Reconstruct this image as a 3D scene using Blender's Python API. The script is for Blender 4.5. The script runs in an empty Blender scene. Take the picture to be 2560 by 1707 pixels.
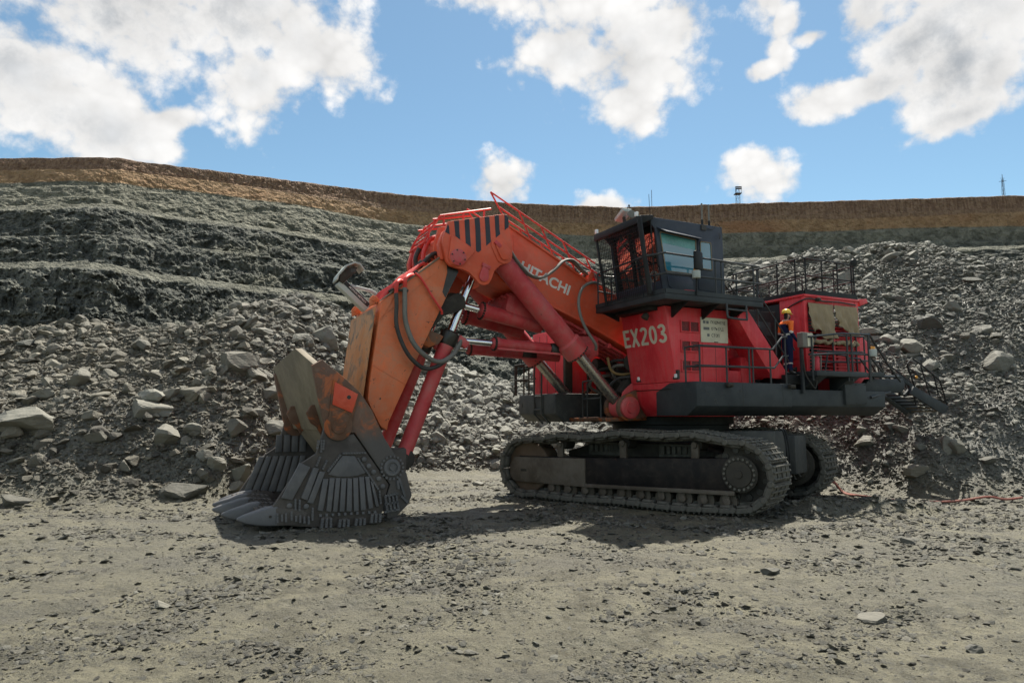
import bpy, bmesh, math, random
import numpy as np
from mathutils import Vector, Matrix

sc = bpy.context.scene
R_ = math.radians

# ------------------------------------------------------------------ camera
cam_d = bpy.data.cameras.new("camera")
cam_d.lens = 24.0
cam_d.sensor_width = 36.0
cam_d.clip_start = 0.1
cam_d.clip_end = 3000.0
cam = bpy.data.objects.new("camera", cam_d)
sc.collection.objects.link(cam)
cam.location = (0, 0, 2.35)
cam.rotation_euler = (R_(90) + math.atan(186.5 / 1706.7), 0, 0)
sc.camera = cam

# ------------------------------------------------------------------ light
SUN_EL, SUN_AZ = R_(60.5), R_(16.0)      # azimuth from +Y towards +X
sun_d = bpy.data.lights.new("sun", 'SUN')
sun_d.energy = 3.8
sun_d.angle = R_(0.53)
sun_d.color = (1.0, 0.945, 0.83)
sun = bpy.data.objects.new("sun", sun_d)
sc.collection.objects.link(sun)
sdir = Vector((math.sin(SUN_AZ) * math.cos(SUN_EL), math.cos(SUN_AZ) * math.cos(SUN_EL), math.sin(SUN_EL)))
sun.rotation_euler = sdir.to_track_quat('Z', 'Y').to_euler()
sun.location = (20, 60, 120)

sc.view_settings.view_transform = 'Standard'
sc.view_settings.look = 'None'
sc.view_settings.gamma = 1.0
sc.view_settings.use_curve_mapping = False
sc.view_settings.exposure = 1.15
sc.cycles.max_bounces = 5
sc.cycles.diffuse_bounces = 2
sc.cycles.use_adaptive_sampling = True
sc.cycles.adaptive_threshold = 0.02
sc.cycles.use_denoising = True

# ------------------------------------------------------------------ node helper
class NT:
    def __init__(self, tree):
        self.t = tree
        tree.nodes.clear()
    def n(self, typ, **kw):
        nd = self.t.nodes.new(typ)
        for k, v in kw.items():
            if k.startswith('i_'):
                key = k[2:]
                key = int(key) if key.isdigit() else key
                nd.inputs[key].default_value = v
            else:
                setattr(nd, k, v)
        return nd
    def l(self, a, b):
        self.t.links.new(a, b)
    def sock(self, nd, idx, v):
        if v is None: return
        if hasattr(v, 'is_linked') or hasattr(v, 'links'):
            self.l(v, nd.inputs[idx])
        else:
            nd.inputs[idx].default_value = v
    def math(self, op, a, b=None, c=None, clamp=False):
        nd = self.n('ShaderNodeMath', operation=op)
        nd.use_clamp = clamp
        self.sock(nd, 0, a); self.sock(nd, 1, b); self.sock(nd, 2, c)
        return nd.outputs[0]
    def mix(self, f, a, b, blend='MIX'):
        nd = self.n('ShaderNodeMix', data_type='RGBA', blend_type=blend)
        nd.clamp_factor = True
        self.sock(nd, 0, f)
        for i, v in ((6, a), (7, b)):
            if isinstance(v, (tuple, list)): nd.inputs[i].default_value = (*v[:3], 1)
            else: self.l(v, nd.inputs[i])
        return nd.outputs[2]
    def noise(self, vec, scale, detail=4, rough=0.55, dist=0.0, typ=None):
        nd = self.n('ShaderNodeTexNoise')
        if typ: nd.noise_type = typ
        nd.inputs['Scale'].default_value = scale
        nd.inputs['Detail'].default_value = detail
        nd.inputs['Roughness'].default_value = rough
        nd.inputs['Distortion'].default_value = dist
        if vec is not None: self.l(vec, nd.inputs['Vector'])
        return nd.outputs[0]
    def ramp(self, fac, stops, interp='LINEAR'):
        nd = self.n('ShaderNodeValToRGB')
        cr = nd.color_ramp; cr.interpolation = interp
        while len(cr.elements) < len(stops): cr.elements.new(0.5)
        for e, (p, c) in zip(cr.elements, stops):
            e.position = p
            e.color = (c, c, c, 1) if isinstance(c, (int, float)) else (*c[:3], 1)
        self.l(fac, nd.inputs[0])
        return nd.outputs[0]
    def step(self, v, a, b):
        nd = self.n('ShaderNodeMapRange', interpolation_type='SMOOTHSTEP')
        self.sock(nd, 0, v); nd.inputs[1].default_value = a; nd.inputs[2].default_value = b
        return nd.outputs[0]
    def mapping(self, vec, loc=(0, 0, 0), rot=(0, 0, 0), scale=(1, 1, 1), typ='POINT'):
        nd = self.n('ShaderNodeMapping', vector_type=typ)
        nd.inputs[1].default_value = loc; nd.inputs[2].default_value = rot; nd.inputs[3].default_value = scale
        self.l(vec, nd.inputs[0])
        return nd.outputs[0]

# ------------------------------------------------------------------ world: sky with cumulus
world = bpy.data.worlds.new("World")
sc.world = world
world.use_nodes = True
W = NT(world.node_tree)
sky = W.n('ShaderNodeTexSky', sky_type='NISHITA')
sky.sun_disc = False
sky.sun_elevation = SUN_EL
sky.sun_rotation = SUN_AZ
sky.altitude = 300
sky.air_density = 1.0
sky.dust_density = 0.3
sky.ozone_density = 2.5
tc = W.n('ShaderNodeTexCoord').outputs['Generated']
sep = W.n('ShaderNodeSeparateXYZ'); W.l(tc, sep.inputs[0])
az = W.math('ARCTAN2', sep.outputs[0], sep.outputs[1])
el = W.math('ARCSINE', sep.outputs[2])
ang = W.n('ShaderNodeCombineXYZ'); W.l(az, ang.inputs[0]); W.l(el, ang.inputs[1])
angv = ang.outputs[0]
# (azimuth deg, elevation deg, half width deg, half height deg, tilt deg)
CLOUDS = [
 (-31, 29.5, 9.5, 5.2, 6), (-23, 31, 8, 5.0, -10), (-41, 29.5, 5, 4, 20), (-21.5, 25.2, 3.3, 3.6, -30), (-16.5, 28.2, 4.4, 2.4, -15),
 (-36.5, 22.5, 5.5, 4.0, -15), (-31.5, 20.6, 5.0, 3.6, -25), (-41, 24.5, 4, 3.2, 0), (-27.6, 21.8, 2.2, 0.9, 10),
 (7, 33.5, 9.5, 3.2, 0), (4.6, 29.5, 5, 3, 0), (10.2, 28.4, 5.8, 3.6, -8), (10.2, 25.2, 3.2, 2.6, -25), (13.6, 30, 3.6, 2.4, 25), (-2, 33.8, 4.5, 1.7, 0), (18, 34.2, 4, 1.3, 0),
 (21.8, 31.2, 1.9, 1.9, 0), (20.6, 32.8, 1.5, 1.2, 0), (23, 29.2, 1.3, 1.5, -30), (22.6, 27.2, 1.0, 1.3, 20), (21.2, 26.3, 1.6, 0.7, 10), (24.8, 27.9, 1.7, 0.6, 5), (26.6, 32.4, 3.0, 1.3, -20),
 (38.5, 33, 6, 5, 0), (37, 28, 5, 4.5, 0), (33.5, 30.5, 6.2, 4.6, -10), (32, 26, 4.8, 4.2, 0), (34.5, 23.8, 4.5, 3.8, 0), (28.8, 29.2, 2.2, 3.2, 0), (25.6, 23.4, 3.4, 1.6, 0), (28.6, 23.6, 3.6, 1.4, 8), (36.5, 23.2, 2.2, 3.0, 0), (34.8, 20.6, 4, 1.1, 10),
 (-0.8, 19.2, 2.5, 2.0, 0), (7.6, 17.2, 2.4, 0.9, 0), (20.6, 18.8, 3.0, 1.9, -20),
]
dens = None
for (a, e, wx, wy, tl) in CLOUDS:
    m = W.mapping(angv, (R_(a), R_(e), 0), (0, 0, R_(tl)), (R_(wx * 1.12), R_(wy * 1.12), 1), 'TEXTURE')
    ln = W.n('ShaderNodeVectorMath', operation='LENGTH'); W.l(m, ln.inputs[0])
    q = W.math('SUBTRACT', 1.0, ln.outputs['Value'])
    if dens is None: dens = q
    else:
        nd = W.n('ShaderNodeMath', operation='SMOOTH_MAX'); W.l(dens, nd.inputs[0]); W.l(q, nd.inputs[1]); nd.inputs[2].default_value = 0.18
        dens = nd.outputs[0]
# the same kind of broken cumulus over the unseen sky, cover tuned for fill light
lowc = W.noise(tc, 2.1, 3, 0.5)
gen = W.math('MULTIPLY_ADD', lowc, 5.0, -2.45)
dz = W.math('ABSOLUTE', az)
out_side = W.step(dz, R_(44), R_(52))
out_up = W.step(el, R_(37), R_(43))
outm = W.math('MAXIMUM', out_side, out_up)
above = W.step(el, R_(4), R_(12))
gen2 = W.math('MULTIPLY_ADD', outm, 4.0, -4.0)
gen = W.math('MINIMUM', W.math('ADD', gen, gen2), W.math('MULTIPLY_ADD', above, 3.0, -2.0))
dens = W.math('MAXIMUM', dens, gen)
dens = W.math('MAXIMUM', dens, -1.2)
n1 = W.noise(tc, 6.5, 9, 0.60, 0.35)
n2 = W.noise(tc, 38.0, 5, 0.66)
vor = W.n('ShaderNodeTexVoronoi', feature='F1'); W.l(W.mapping(tc, scale=(1, 1, 1.25)), vor.inputs['Vector'])
vor.inputs['Scale'].default_value = 17.0
vor.inputs['Detail'].default_value = 2.0
vor.inputs['Roughness'].default_value = 0.55
pf = W.math('SUBTRACT', 0.5, vor.outputs['Distance'])
nz = W.math('MULTIPLY_ADD', n1, 1.9, -0.95)
nz = W.math('ADD', nz, W.math('MULTIPLY_ADD', n2, 1.0, -0.50))
nz = W.math('ADD', nz, W.math('MULTIPLY', pf, 0.75))
D = W.math('ADD', W.math('ADD', dens, 0.30), nz)
alpha = W.step(D, -0.22, 0.42)
# lit rims; the broad banks are greyer where they are thick
grey = None
for (a, e, wx, wy, k) in [(-31, 29, 13, 5.5, 1.0), (-41, 26, 8, 6, 1.0), (-36, 20, 9, 2.2, .55), (33.5, 24, 5.5, 5.5, 1.0), (37, 32, 7, 5, 1.15), (8.5, 28.5, 6, 3.2, .42), (30, 29, 4, 3, .6)]:
    m = W.mapping(angv, (R_(a), R_(e), 0), (0, 0, 0), (R_(wx), R_(wy), 1), 'TEXTURE')
    ln = W.n('ShaderNodeVectorMath', operation='LENGTH'); W.l(m, ln.inputs[0])
    q = W.math('MULTIPLY', W.math('SUBTRACT', 1.25, ln.outputs['Value'], None, True), k)
    grey = q if grey is None else W.math('MAXIMUM', grey, q)
grey = W.math('MAXIMUM', grey, W.math('MULTIPLY', W.math('MULTIPLY', outm, .8), W.step(gen, 0.2, 1.2)))
n3 = W.noise(W.mapping(tc, (3.1, 0.4, 0.2)), 9.0, 5, 0.55)
thick = W.math('MULTIPLY', grey, W.math('MULTIPLY_ADD', n3, 1.6, 0.30), None, True)
rim = W.step(D, 0.25, 1.25)
ccol = W.mix(W.math('MULTIPLY', thick, rim), (1.0, 0.99, 0.975), (0.43, 0.465, 0.505))
lum = W.math('ADD', W.math('MULTIPLY_ADD', n1, 0.20, 0.365), W.math('MULTIPLY', pf, .14))
cl = W.n('ShaderNodeVectorMath', operation='SCALE'); W.l(ccol, cl.inputs[0]); W.l(lum, cl.inputs[3])
tint = W.n('ShaderNodeVectorMath', operation='MULTIPLY'); W.l(sky.outputs[0], tint.inputs[0]); tint.inputs[1].default_value = (0.88, 0.985, 0.88)
skc = W.n('ShaderNodeVectorMath', operation='SCALE'); W.l(tint.outputs[0], skc.inputs[0]); skc.inputs[3].default_value = 0.068
col = W.mix(alpha, skc.outputs[0], cl.outputs[0])
bg = W.n('ShaderNodeBackground', i_Strength=1.0)
W.l(col, bg.inputs['Color'])
wo = W.n('ShaderNodeOutputWorld'); W.l(bg.outputs[0], wo.inputs[0])
world.cycles.sampling_method = 'MANUAL'
world.cycles.sample_map_resolution = 1024

# ------------------------------------------------------------------ numpy noise
def _hash(ix, iy, seed):
    h = (ix.astype(np.int64) * 374761393 + iy.astype(np.int64) * 668265263 + seed * 974634777) & 0xFFFFFFFF
    h = ((h ^ (h >> 13)) * 1274126177) & 0xFFFFFFFF
    return (h ^ (h >> 16)) & 0xFFFFFFFF
def pnoise(x, y, seed=0):
    x0 = np.floor(x); y0 = np.floor(y)
    fx = x - x0; fy = y - y0
    ux = fx * fx * fx * (fx * (fx * 6 - 15) + 10); uy = fy * fy * fy * (fy * (fy * 6 - 15) + 10)
    def g(ix, iy, dx, dy):
        a = _hash(ix, iy, seed) * (2 * np.pi / 4294967296.0)
        return np.cos(a) * dx + np.sin(a) * dy
    n00 = g(x0, y0, fx, fy); n10 = g(x0 + 1, y0, fx - 1, fy)
    n01 = g(x0, y0 + 1, fx, fy - 1); n11 = g(x0 + 1, y0 + 1, fx - 1, fy - 1)
    return ((n00 * (1 - ux) + n10 * ux) * (1 - uy) + (n01 * (1 - ux) + n11 * ux) * uy) * 1.5
def fbm(x, y, octv=5, gain=0.5, lac=2.03, seed=0, ridged=False):
    x = x + 0.0 * y; y = y + 0.0 * x
    s = np.zeros_like(x, dtype=float); a = 1.0; tot = 0
    for i in range(octv):
        n = pnoise(x, y, seed + i * 17)
        if ridged: n = 1 - 2 * np.abs(n)
        s += a * n; tot += a; a *= gain; x = x * lac + 13.7; y = y * lac - 7.1
    return s / tot
def cells(x, y, seed=0):
    """distance to the nearest jittered point and that point's random value"""
    x0 = np.floor(x); y0 = np.floor(y)
    best = np.full(x.shape, 9.0); val = np.zeros(x.shape)
    for dx in (-1, 0, 1):
        for dy in (-1, 0, 1):
            cx, cy = x0 + dx, y0 + dy
            h1 = _hash(cx, cy, seed) / 4294967296.0; h2 = _hash(cx, cy, seed + 91) / 4294967296.0
            d = np.hypot(cx + h1 - x, cy + h2 - y)
            m = d < best
            best = np.where(m, d, best); val = np.where(m, _hash(cx, cy, seed + 7) / 4294967296.0, val)
    return best, val
def sstep(a, b, x):
    t = np.clip((x - a) / (b - a), 0, 1)
    return t * t * (3 - 2 * t)

# ------------------------------------------------------------------ terrain heights
BX = np.array([-200, -60, -30, -18, -13, -10, -8.2, -6.5, -4.6, -3.0, 0, 5, 8, 10.5, 13, 16, 20, 40, 60, 200.0])
BY = np.array([60, 30, 20, 18.3, 17.8, 17.9, 18.4, 22.0, 26.5, 27.5, 28.5, 27.5, 24.5, 21.5, 19.6, 18.6, 18, 20, 30, 60.0])
# crest height by x/y, and pile slope
CT = np.array([-3, -1.2, -.75, -.6, -.45, -.36, -.30, -.22, -.12, -.06, 0, .1, .2, .27, .31, .36, .42, .5, .62, .75, 1.0, 3.0])
CH = np.array([5, 5.5, 5.9, 6.2, 6.4, 7.4, 7.7, 7.0, 5.6, 4.4, 3.9, 5.0, 7.5, 9.0, 9.9, 10.6, 11.2, 11.5, 11.3, 10.6, 10, 9.0])
def smin(a, b, k):
    h = np.clip(0.5 + 0.5 * (b - a) / k, 0, 1)
    return b * (1 - h) + a * h - k * h * (1 - h)
def terrain(X, Y, fine=True):
    wob = fbm(X * .22, Y * .22, 3, seed=3) * 1.1
    yb = np.interp(X, BX, BY) + wob
    t = X / np.maximum(Y, 1.0)
    ch = np.interp(t, CT, CH)
    d = Y - yb
    slope = np.interp(t, [-1, -.4, -.2, .1, .4, 1], [.60, .60, .52, .46, .68, .66])
    # foot softens into the floor
    up = np.where(d > -1.5, (np.sqrt(np.maximum(d + 1.5, 0) ** 2 + .8) - .9) * slope * sstep(-1.5, 2.5, d) , 0)
    big = fbm(X * .16 + 4, Y * .16, 4, seed=11)
    med = fbm(X * .7, Y * .7, 4, seed=21)
    h = smin(up, ch + big * .6, 1.0)
    m = sstep(0.1, 1.2, up)
    h = h + m * (big * .9 + med * .38 + fbm(X * .35, Y * .35, 4, seed=35, ridged=True) * np.interp(t, [-.3, .2], [.34, .14]) - .1)
    back = sstep(35.5, 43, Y) * sstep(.28, .36, t)
    h = h - back * 4.0
    h = np.where(Y > 62, h * (1 - sstep(62, 72, Y)), h)
    flat = 1 - sstep(0.0, 0.8, up)
    fl = fbm(X * .12, Y * .12, 3, seed=5) * .10 + fbm(X * .55, Y * .8, 3, seed=6) * .035
    # the machine and the bucket stand on trampled level floor
    keep = np.minimum(np.minimum(sstep(2.2, 4.5, np.hypot(X - 3.0, (Y - 18.6))), sstep(2.0, 4.0, np.hypot(X + 4.6, Y - 15.5))), 1)
    h = h + flat * fl * keep
    # low windrow of spoil beside the near track
    wr = np.exp(-((Y - 17.15 - .05 * (X - 8)) / .55) ** 2) * sstep(6.3, 7.4, X) * (1 - sstep(9.8, 11.5, X))
    h = h + wr * .34 * (1 + .5 * fbm(X * 1.4, Y * 1.4, 3, seed=8))
    for (a0, a1, a2) in ((9.3, -.10, .012), (12.4, .06, -.010), (7.0, .16, .02)):
        for off in (0, 2.6):
            dd = Y - (a0 + off * .72 + a1 * X + a2 * X * X)
            band = sstep(.36, .24, np.abs(dd)) * sstep(-.25, .2, fbm(X * .3 + a0, Y * .3, 2, seed=90))
            lug = .5 + .5 * np.sin((X + np.abs(dd) * 1.1) * 2 * np.pi / .34)
            h = h + flat * keep * band * (-.03 + .022 * lug) + flat * keep * .022 * np.exp(-((np.abs(dd) - .42) / .09) ** 2) * sstep(-.25, .2, fbm(X * .3 + a0, Y * .3, 2, seed=90))
    if fine:
        h = h + flat * (fbm(X * 2.6, Y * 2.6, 5, seed=9, gain=.66) * .040 + fbm(X * .9, Y * 1.6, 3, seed=19) * .03 * keep)
        c, v = cells(X * 1.7, Y * 1.7, 4)
        h = h + m * (v - .5) * .15 * sstep(.75, .3, c)
        c, v = cells(X * 4.3, Y * 4.3, 14)
        h = h + m * (v - .4) * .10 * sstep(.8, .3, c)
        h = h + m * fbm(X * 5, Y * 5, 3, seed=44) * .05
    return h, m
# ---- end terrain
# ------------------------------------------------------------------ materials
MATS = {}
def new_mat(name):
    m = bpy.data.materials.new(name); m.use_nodes = True
    MATS[name] = m
    return m, NT(m.node_tree)
def finish(N, col, rough=0.7, bump=None, bstr=0.3, bdist=0.02, metal=0.0, spec=0.5, extra=None):
    p = N.n('ShaderNodeBsdfPrincipled')
    for key, v in (('Base Color', col), ('Roughness', rough), ('Metallic', metal), ('Specular IOR Level', spec)):
        if isinstance(v, (tuple, list)): p.inputs[key].default_value = (*v[:3], 1)
        elif isinstance(v, (int, float)): p.inputs[key].default_value = v
        else: N.l(v, p.inputs[key])
    if bump is not None:
        b = N.n('ShaderNodeBump', i_Strength=bstr, i_Distance=bdist)
        N.l(bump, b.inputs['Height']); N.l(b.outputs[0], p.inputs['Normal'])
    if extra:
        for k, v in extra.items():
            if isinstance(v, (tuple, list)): p.inputs[k].default_value = (*v[:3], 1)
            else: p.inputs[k].default_value = v
    o = N.n('ShaderNodeOutputMaterial'); N.l(p.outputs[0], o.inputs[0])
    return p

def obj_coord(N): return N.n('ShaderNodeTexCoord').outputs['Object']

# quarry floor and rubble matrix (one sheet: colour follows how much rubble there is)
m, N = new_mat('pit_floor')
pos = N.n('ShaderNodeNewGeometry').outputs['Position']
at = N.n('ShaderNodeAttribute', attribute_name='rubble')
wm = N.n('ShaderNodeAttribute', attribute_name='warm')
big = N.noise(pos, 0.23, 4, .6, .4)
mid = N.noise(pos, 1.7, 5, .65, .6)
fin = N.noise(pos, 14, 5, .7)
vfin = N.noise(pos, 70, 3, .6)
gr2 = N.noise(pos, 34, 4, .75, .3)
dr = N.noise(N.mapping(pos, scale=(.55, 1.3, 1)), .55, 5, .62, .5)
fl = N.mix(N.step(mid, .34, .66), (.080, .073, .047), (.160, .146, .094))
fl = N.mix(N.step(big, .40, .64), fl, N.mix(N.step(fin, .3, .7), (.070, .066, .046), (.150, .138, .093)))
fl = N.mix(N.math('MULTIPLY', N.step(dr, .50, .66), .75), fl, N.mix(N.step(gr2, .40, .60), (.040, .038, .031), (.118, .108, .080)))
fl = N.mix(N.step(fin, .52, .70), fl, (.060, .058, .048))
fl = N.mix(N.step(gr2, .58, .66), fl, (.030, .030, .027))
fl = N.mix(N.step(vfin, .60, .70), fl, (.225, .208, .150))
rb_c = N.mix(N.step(fin, .35, .65), (.075, .075, .065), (.160, .157, .132))
rb_w = N.mix(N.step(fin, .35, .65), (.070, .061, .044), (.150, .131, .094))
rb = N.mix(wm.outputs['Fac'], rb_c, rb_w)
col = N.mix(at.outputs['Fac'], fl, rb)
vo = N.n('ShaderNodeTexVoronoi', feature='F1'); N.l(pos, vo.inputs['Vector']); vo.inputs['Scale'].default_value = 9
hgt = N.math('ADD', N.math('MULTIPLY', fin, .8), N.math('ADD', N.math('MULTIPLY', vfin, .25), N.math('MULTIPLY', gr2, .6)))
hgt = N.math('ADD', hgt, N.math('MULTIPLY', vo.outputs['Distance'], .55))
ro = N.math('MULTIPLY_ADD', N.step(mid, .3, .7), .38, .36)
finish(N, col, ro, hgt, 1.0, .05, spec=.45)

# blasted rock; tone varies per stone, also painting a lit crest and shaded shards
def rock_mat(name, inst):
    m, N = new_mat(name)
    oc = obj_coord(N)
    if inst:
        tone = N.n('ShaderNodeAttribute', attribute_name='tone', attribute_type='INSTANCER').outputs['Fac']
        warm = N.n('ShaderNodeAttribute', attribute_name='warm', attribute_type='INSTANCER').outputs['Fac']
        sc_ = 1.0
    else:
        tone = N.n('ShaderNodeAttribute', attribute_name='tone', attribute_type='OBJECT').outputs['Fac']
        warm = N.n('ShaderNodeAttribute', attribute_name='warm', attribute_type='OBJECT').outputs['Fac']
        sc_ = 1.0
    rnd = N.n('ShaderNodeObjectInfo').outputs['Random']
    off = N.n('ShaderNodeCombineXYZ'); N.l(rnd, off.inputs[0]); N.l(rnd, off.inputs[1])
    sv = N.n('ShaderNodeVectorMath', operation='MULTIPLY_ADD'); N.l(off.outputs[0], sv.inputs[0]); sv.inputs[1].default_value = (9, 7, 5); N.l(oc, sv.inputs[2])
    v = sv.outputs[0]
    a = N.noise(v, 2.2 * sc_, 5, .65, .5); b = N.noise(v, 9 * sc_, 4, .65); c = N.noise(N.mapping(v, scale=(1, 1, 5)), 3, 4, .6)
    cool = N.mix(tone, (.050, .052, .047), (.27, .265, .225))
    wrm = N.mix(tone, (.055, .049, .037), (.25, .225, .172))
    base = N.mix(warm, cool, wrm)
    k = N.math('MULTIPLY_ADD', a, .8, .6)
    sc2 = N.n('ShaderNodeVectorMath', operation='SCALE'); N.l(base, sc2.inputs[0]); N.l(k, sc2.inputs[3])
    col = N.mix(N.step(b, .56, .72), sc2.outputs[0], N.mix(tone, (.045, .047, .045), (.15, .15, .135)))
    h = N.math('ADD', N.math('MULTIPLY', b, .5), N.math('MULTIPLY', c, .8))
    finish(N, col, .72, h, .6, .06, spec=.35)
    return m
rock_mat('rubble_rock', True)
rock_mat('boulder_rock', False)

# pit wall: strata from brown overburden to grey-green rock
m, N = new_mat('pit_wall')
pos = N.n('ShaderNodeNewGeometry').outputs['Position']
st = N.n('ShaderNodeAttribute', attribute_name='stratum').outputs['Fac']
warp = N.noise(N.mapping(pos, scale=(.6, .6, 1.6)), .12, 5, .6)
h = N.math('ADD', st, N.math('MULTIPLY_ADD', warp, .03, -.015))
a = N.noise(pos, .55, 6, .68, .8); b = N.noise(pos, 2.3, 5, .7, .4); lo = N.noise(pos, .045, 4, .6, .6)
vert = N.noise(N.mapping(pos, scale=(2.2, 2.2, .25)), 1.0, 4, .6)
c_hi = N.mix(N.step(vert, .38, .62), (.150, .092, .062), (.235, .155, .102))
c_br = N.mix(N.step(a, .36, .62), (.210, .130, .070), (.330, .215, .120))
c_br = N.mix(N.step(lo, .52, .68), c_br, N.mix(a, (.21, .11, .058), (.30, .165, .09)))
c_gr = N.mix(N.step(a, .36, .64), (.090, .090, .070), (.195, .190, .150))
c_dk = N.mix(N.step(a, .38, .66), (.050, .054, .049), (.150, .152, .130))
c_dk = N.mix(N.math('MULTIPLY', N.step(lo, .5, .62), .55), c_dk, N.mix(a, (.075, .074, .054), (.175, .168, .122)))
c1 = N.mix(N.step(h, .916, .924), c_br, c_hi)
c2 = N.mix(N.step(h, .852, .860), c_gr, c1)
col = N.mix(N.step(N.math('SUBTRACT', h, N.n('ShaderNodeAttribute', attribute_name='lowshift').outputs['Fac']), .62, .70), c_dk, c2)
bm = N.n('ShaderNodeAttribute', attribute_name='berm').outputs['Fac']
col = N.mix(N.math('MULTIPLY', N.step(bm, .35, .9), .3), col, N.mix(N.step(h, .852, .860), (.200, .190, .140), (.28, .19, .115)))  # berms lightened in colour to imitate sunlit ledges
col = N.mix(N.step(b, .57, .75), col, N.mix(N.step(h, .852, .860), (.030, .034, .032), (.065, .042, .028)))
hh = N.math('ADD', N.math('MULTIPLY', a, 1.0), N.math('MULTIPLY', b, .5))
br = N.n('ShaderNodeVectorMath', operation='SCALE'); N.l(col, br.inputs[0]); br.inputs[3].default_value = 1.55
vk = N.n('ShaderNodeTexVoronoi', feature='F1'); N.l(pos, vk.inputs['Vector']); vk.inputs['Scale'].default_value = .9; vk.inputs['Detail'].default_value = 3.0; vk.inputs['Roughness'].default_value = .6
hh = N.math('ADD', hh, N.math('MULTIPLY', vk.outputs['Distance'], .9))
finish(N, br.outputs[0], .9, hh, 1.0, 1.1, spec=.2)

# ------------------------------------------------------------------ mesh helpers
COL = sc.collection
def link(o, parent=None):
    COL.objects.link(o)
    if parent is not None: o.parent = parent
    return o
def mesh_np(name, V, F, smooth=False):
    """V (n,3), F (m,4) or (m,3) int arrays"""
    me = bpy.data.meshes.new(name)
    V = np.asarray(V, dtype=np.float32); F = np.asarray(F, dtype=np.int32)
    k = F.shape[1]
    me.vertices.add(len(V)); me.vertices.foreach_set('co', V.ravel())
    me.loops.add(F.size); me.loops.foreach_set('vertex_index', F.ravel())
    me.polygons.add(len(F)); me.polygons.foreach_set('loop_start', np.arange(0, F.size, k, dtype=np.int32))
    me.polygons.foreach_set('use_smooth', np.full(len(F), smooth))
    me.update(calc_edges=True)
    return me
def grid_faces(nr, nc, wrap=False):
    i = np.arange(nr - 1)[:, None]; j = np.arange(nc if wrap else nc - 1)[None, :]
    j2 = (j + 1) % nc
    return np.stack([i * nc + j, i * nc + j2, (i + 1) * nc + j2, (i + 1) * nc + j], -1).reshape(-1, 4)
def attr(me, name, data, typ='FLOAT', dom='POINT'):
    a = me.attributes.new(name, typ, dom)
    a.data.foreach_set('vector' if typ == 'FLOAT_VECTOR' else 'value', np.asarray(data).ravel())
def tag(o, label=None, cat=None, group=None, kind=None):
    if label: o['label'] = label
    if cat: o['category'] = cat
    if group: o['group'] = group
    if kind: o['kind'] = kind
    return o

# ------------------------------------------------------------------ ground sheet
azs = np.concatenate([np.linspace(-180, -60, 36, endpoint=False), np.linspace(-60, -44, 50, endpoint=False), np.linspace(-44, 44, 640, endpoint=False),
                      np.linspace(44, 60, 50, endpoint=False), np.linspace(60, 180, 36, endpoint=False)])
rs = np.concatenate([[0.01, 1.0, 2.0, 3.0], np.geomspace(4.0, 15.0, 190, endpoint=False), np.geomspace(15, 48, 330, endpoint=False), np.linspace(48, 90, 40), [140, 260, 600, 1500]])
A, Rr = np.meshgrid(np.radians(azs), rs)
X = np.sin(A) * Rr; Y = np.cos(A) * Rr
H, M = terrain(X, Y)
H = H * (1 - sstep(85, 140, Rr)); M = M * (1 - sstep(60, 75, Rr))
me = mesh_np('ground', np.stack([X, Y, H], -1).reshape(-1, 3), grid_faces(len(rs), len(azs), True)[:, ::-1], True)
attr(me, 'rubble', M.ravel())
Tn = X / np.maximum(Y, .5)
warmv = sstep(-.15, -.42, Tn + .12 * fbm(X * .2, Y * .2, 3, seed=77)) * .9 * sstep(.2, -.25, fbm(X * .11 + 5, Y * .14, 3, seed=78))
attr(me, 'warm', warmv.ravel())
me.materials.append(MATS['pit_floor'])
tag(link(bpy.data.objects.new('ground', me)), 'grey trampled quarry floor rising into broken rubble', 'ground', kind='structure')

# ------------------------------------------------------------------ pit wall with benches
wt = np.tan(np.radians(np.concatenate([np.linspace(-64, -44, 110, endpoint=False), np.linspace(-44, 44, 1000, endpoint=False), np.linspace(44, 64, 110)])))
SX = np.array([0, 230, 280, 340, 500, 700, 900, 1000, 1200, 1430, 1700, 2000, 2200, 2352]) * 1.0884
SY = np.array([362, 359, 362, 372, 391, 417, 443, 452, 466, 475, 466, 458, 452, 447]) * 1.0884
st_ = (SX - 1280) / 1706.7
th_ = math.atan(186.5 / 1706.7)
dy_ = (853.5 - SY) / 1706.7
se_ = (math.sin(th_) + dy_ * math.cos(th_)) / (math.cos(th_) - dy_ * math.sin(th_))
sx_ = st_ / (math.cos(th_) - dy_ * math.sin(th_))
Zr = np.interp(wt, sx_, 42.65 / se_)
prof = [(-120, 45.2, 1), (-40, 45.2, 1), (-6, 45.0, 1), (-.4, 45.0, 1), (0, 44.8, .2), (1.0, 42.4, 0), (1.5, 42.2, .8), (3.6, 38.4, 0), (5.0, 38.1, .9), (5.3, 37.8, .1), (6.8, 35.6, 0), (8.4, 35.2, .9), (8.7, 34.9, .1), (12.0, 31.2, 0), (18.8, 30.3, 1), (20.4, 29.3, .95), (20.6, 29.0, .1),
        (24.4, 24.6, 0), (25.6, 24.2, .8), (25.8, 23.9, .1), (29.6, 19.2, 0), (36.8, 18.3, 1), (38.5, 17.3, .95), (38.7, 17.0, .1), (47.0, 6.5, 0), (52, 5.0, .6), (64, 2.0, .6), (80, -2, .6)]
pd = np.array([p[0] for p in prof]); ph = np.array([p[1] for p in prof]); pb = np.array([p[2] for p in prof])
seg = np.concatenate([[0], np.cumsum(np.hypot(np.diff(pd), np.diff(ph) * 1.6))])
w_ = np.concatenate([np.linspace(0, seg[2], 4, endpoint=False), np.linspace(seg[2], seg[3], 8, endpoint=False), np.linspace(seg[3], seg[-3], 330, endpoint=False), np.linspace(seg[-3], seg[-1], 20)])
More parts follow.
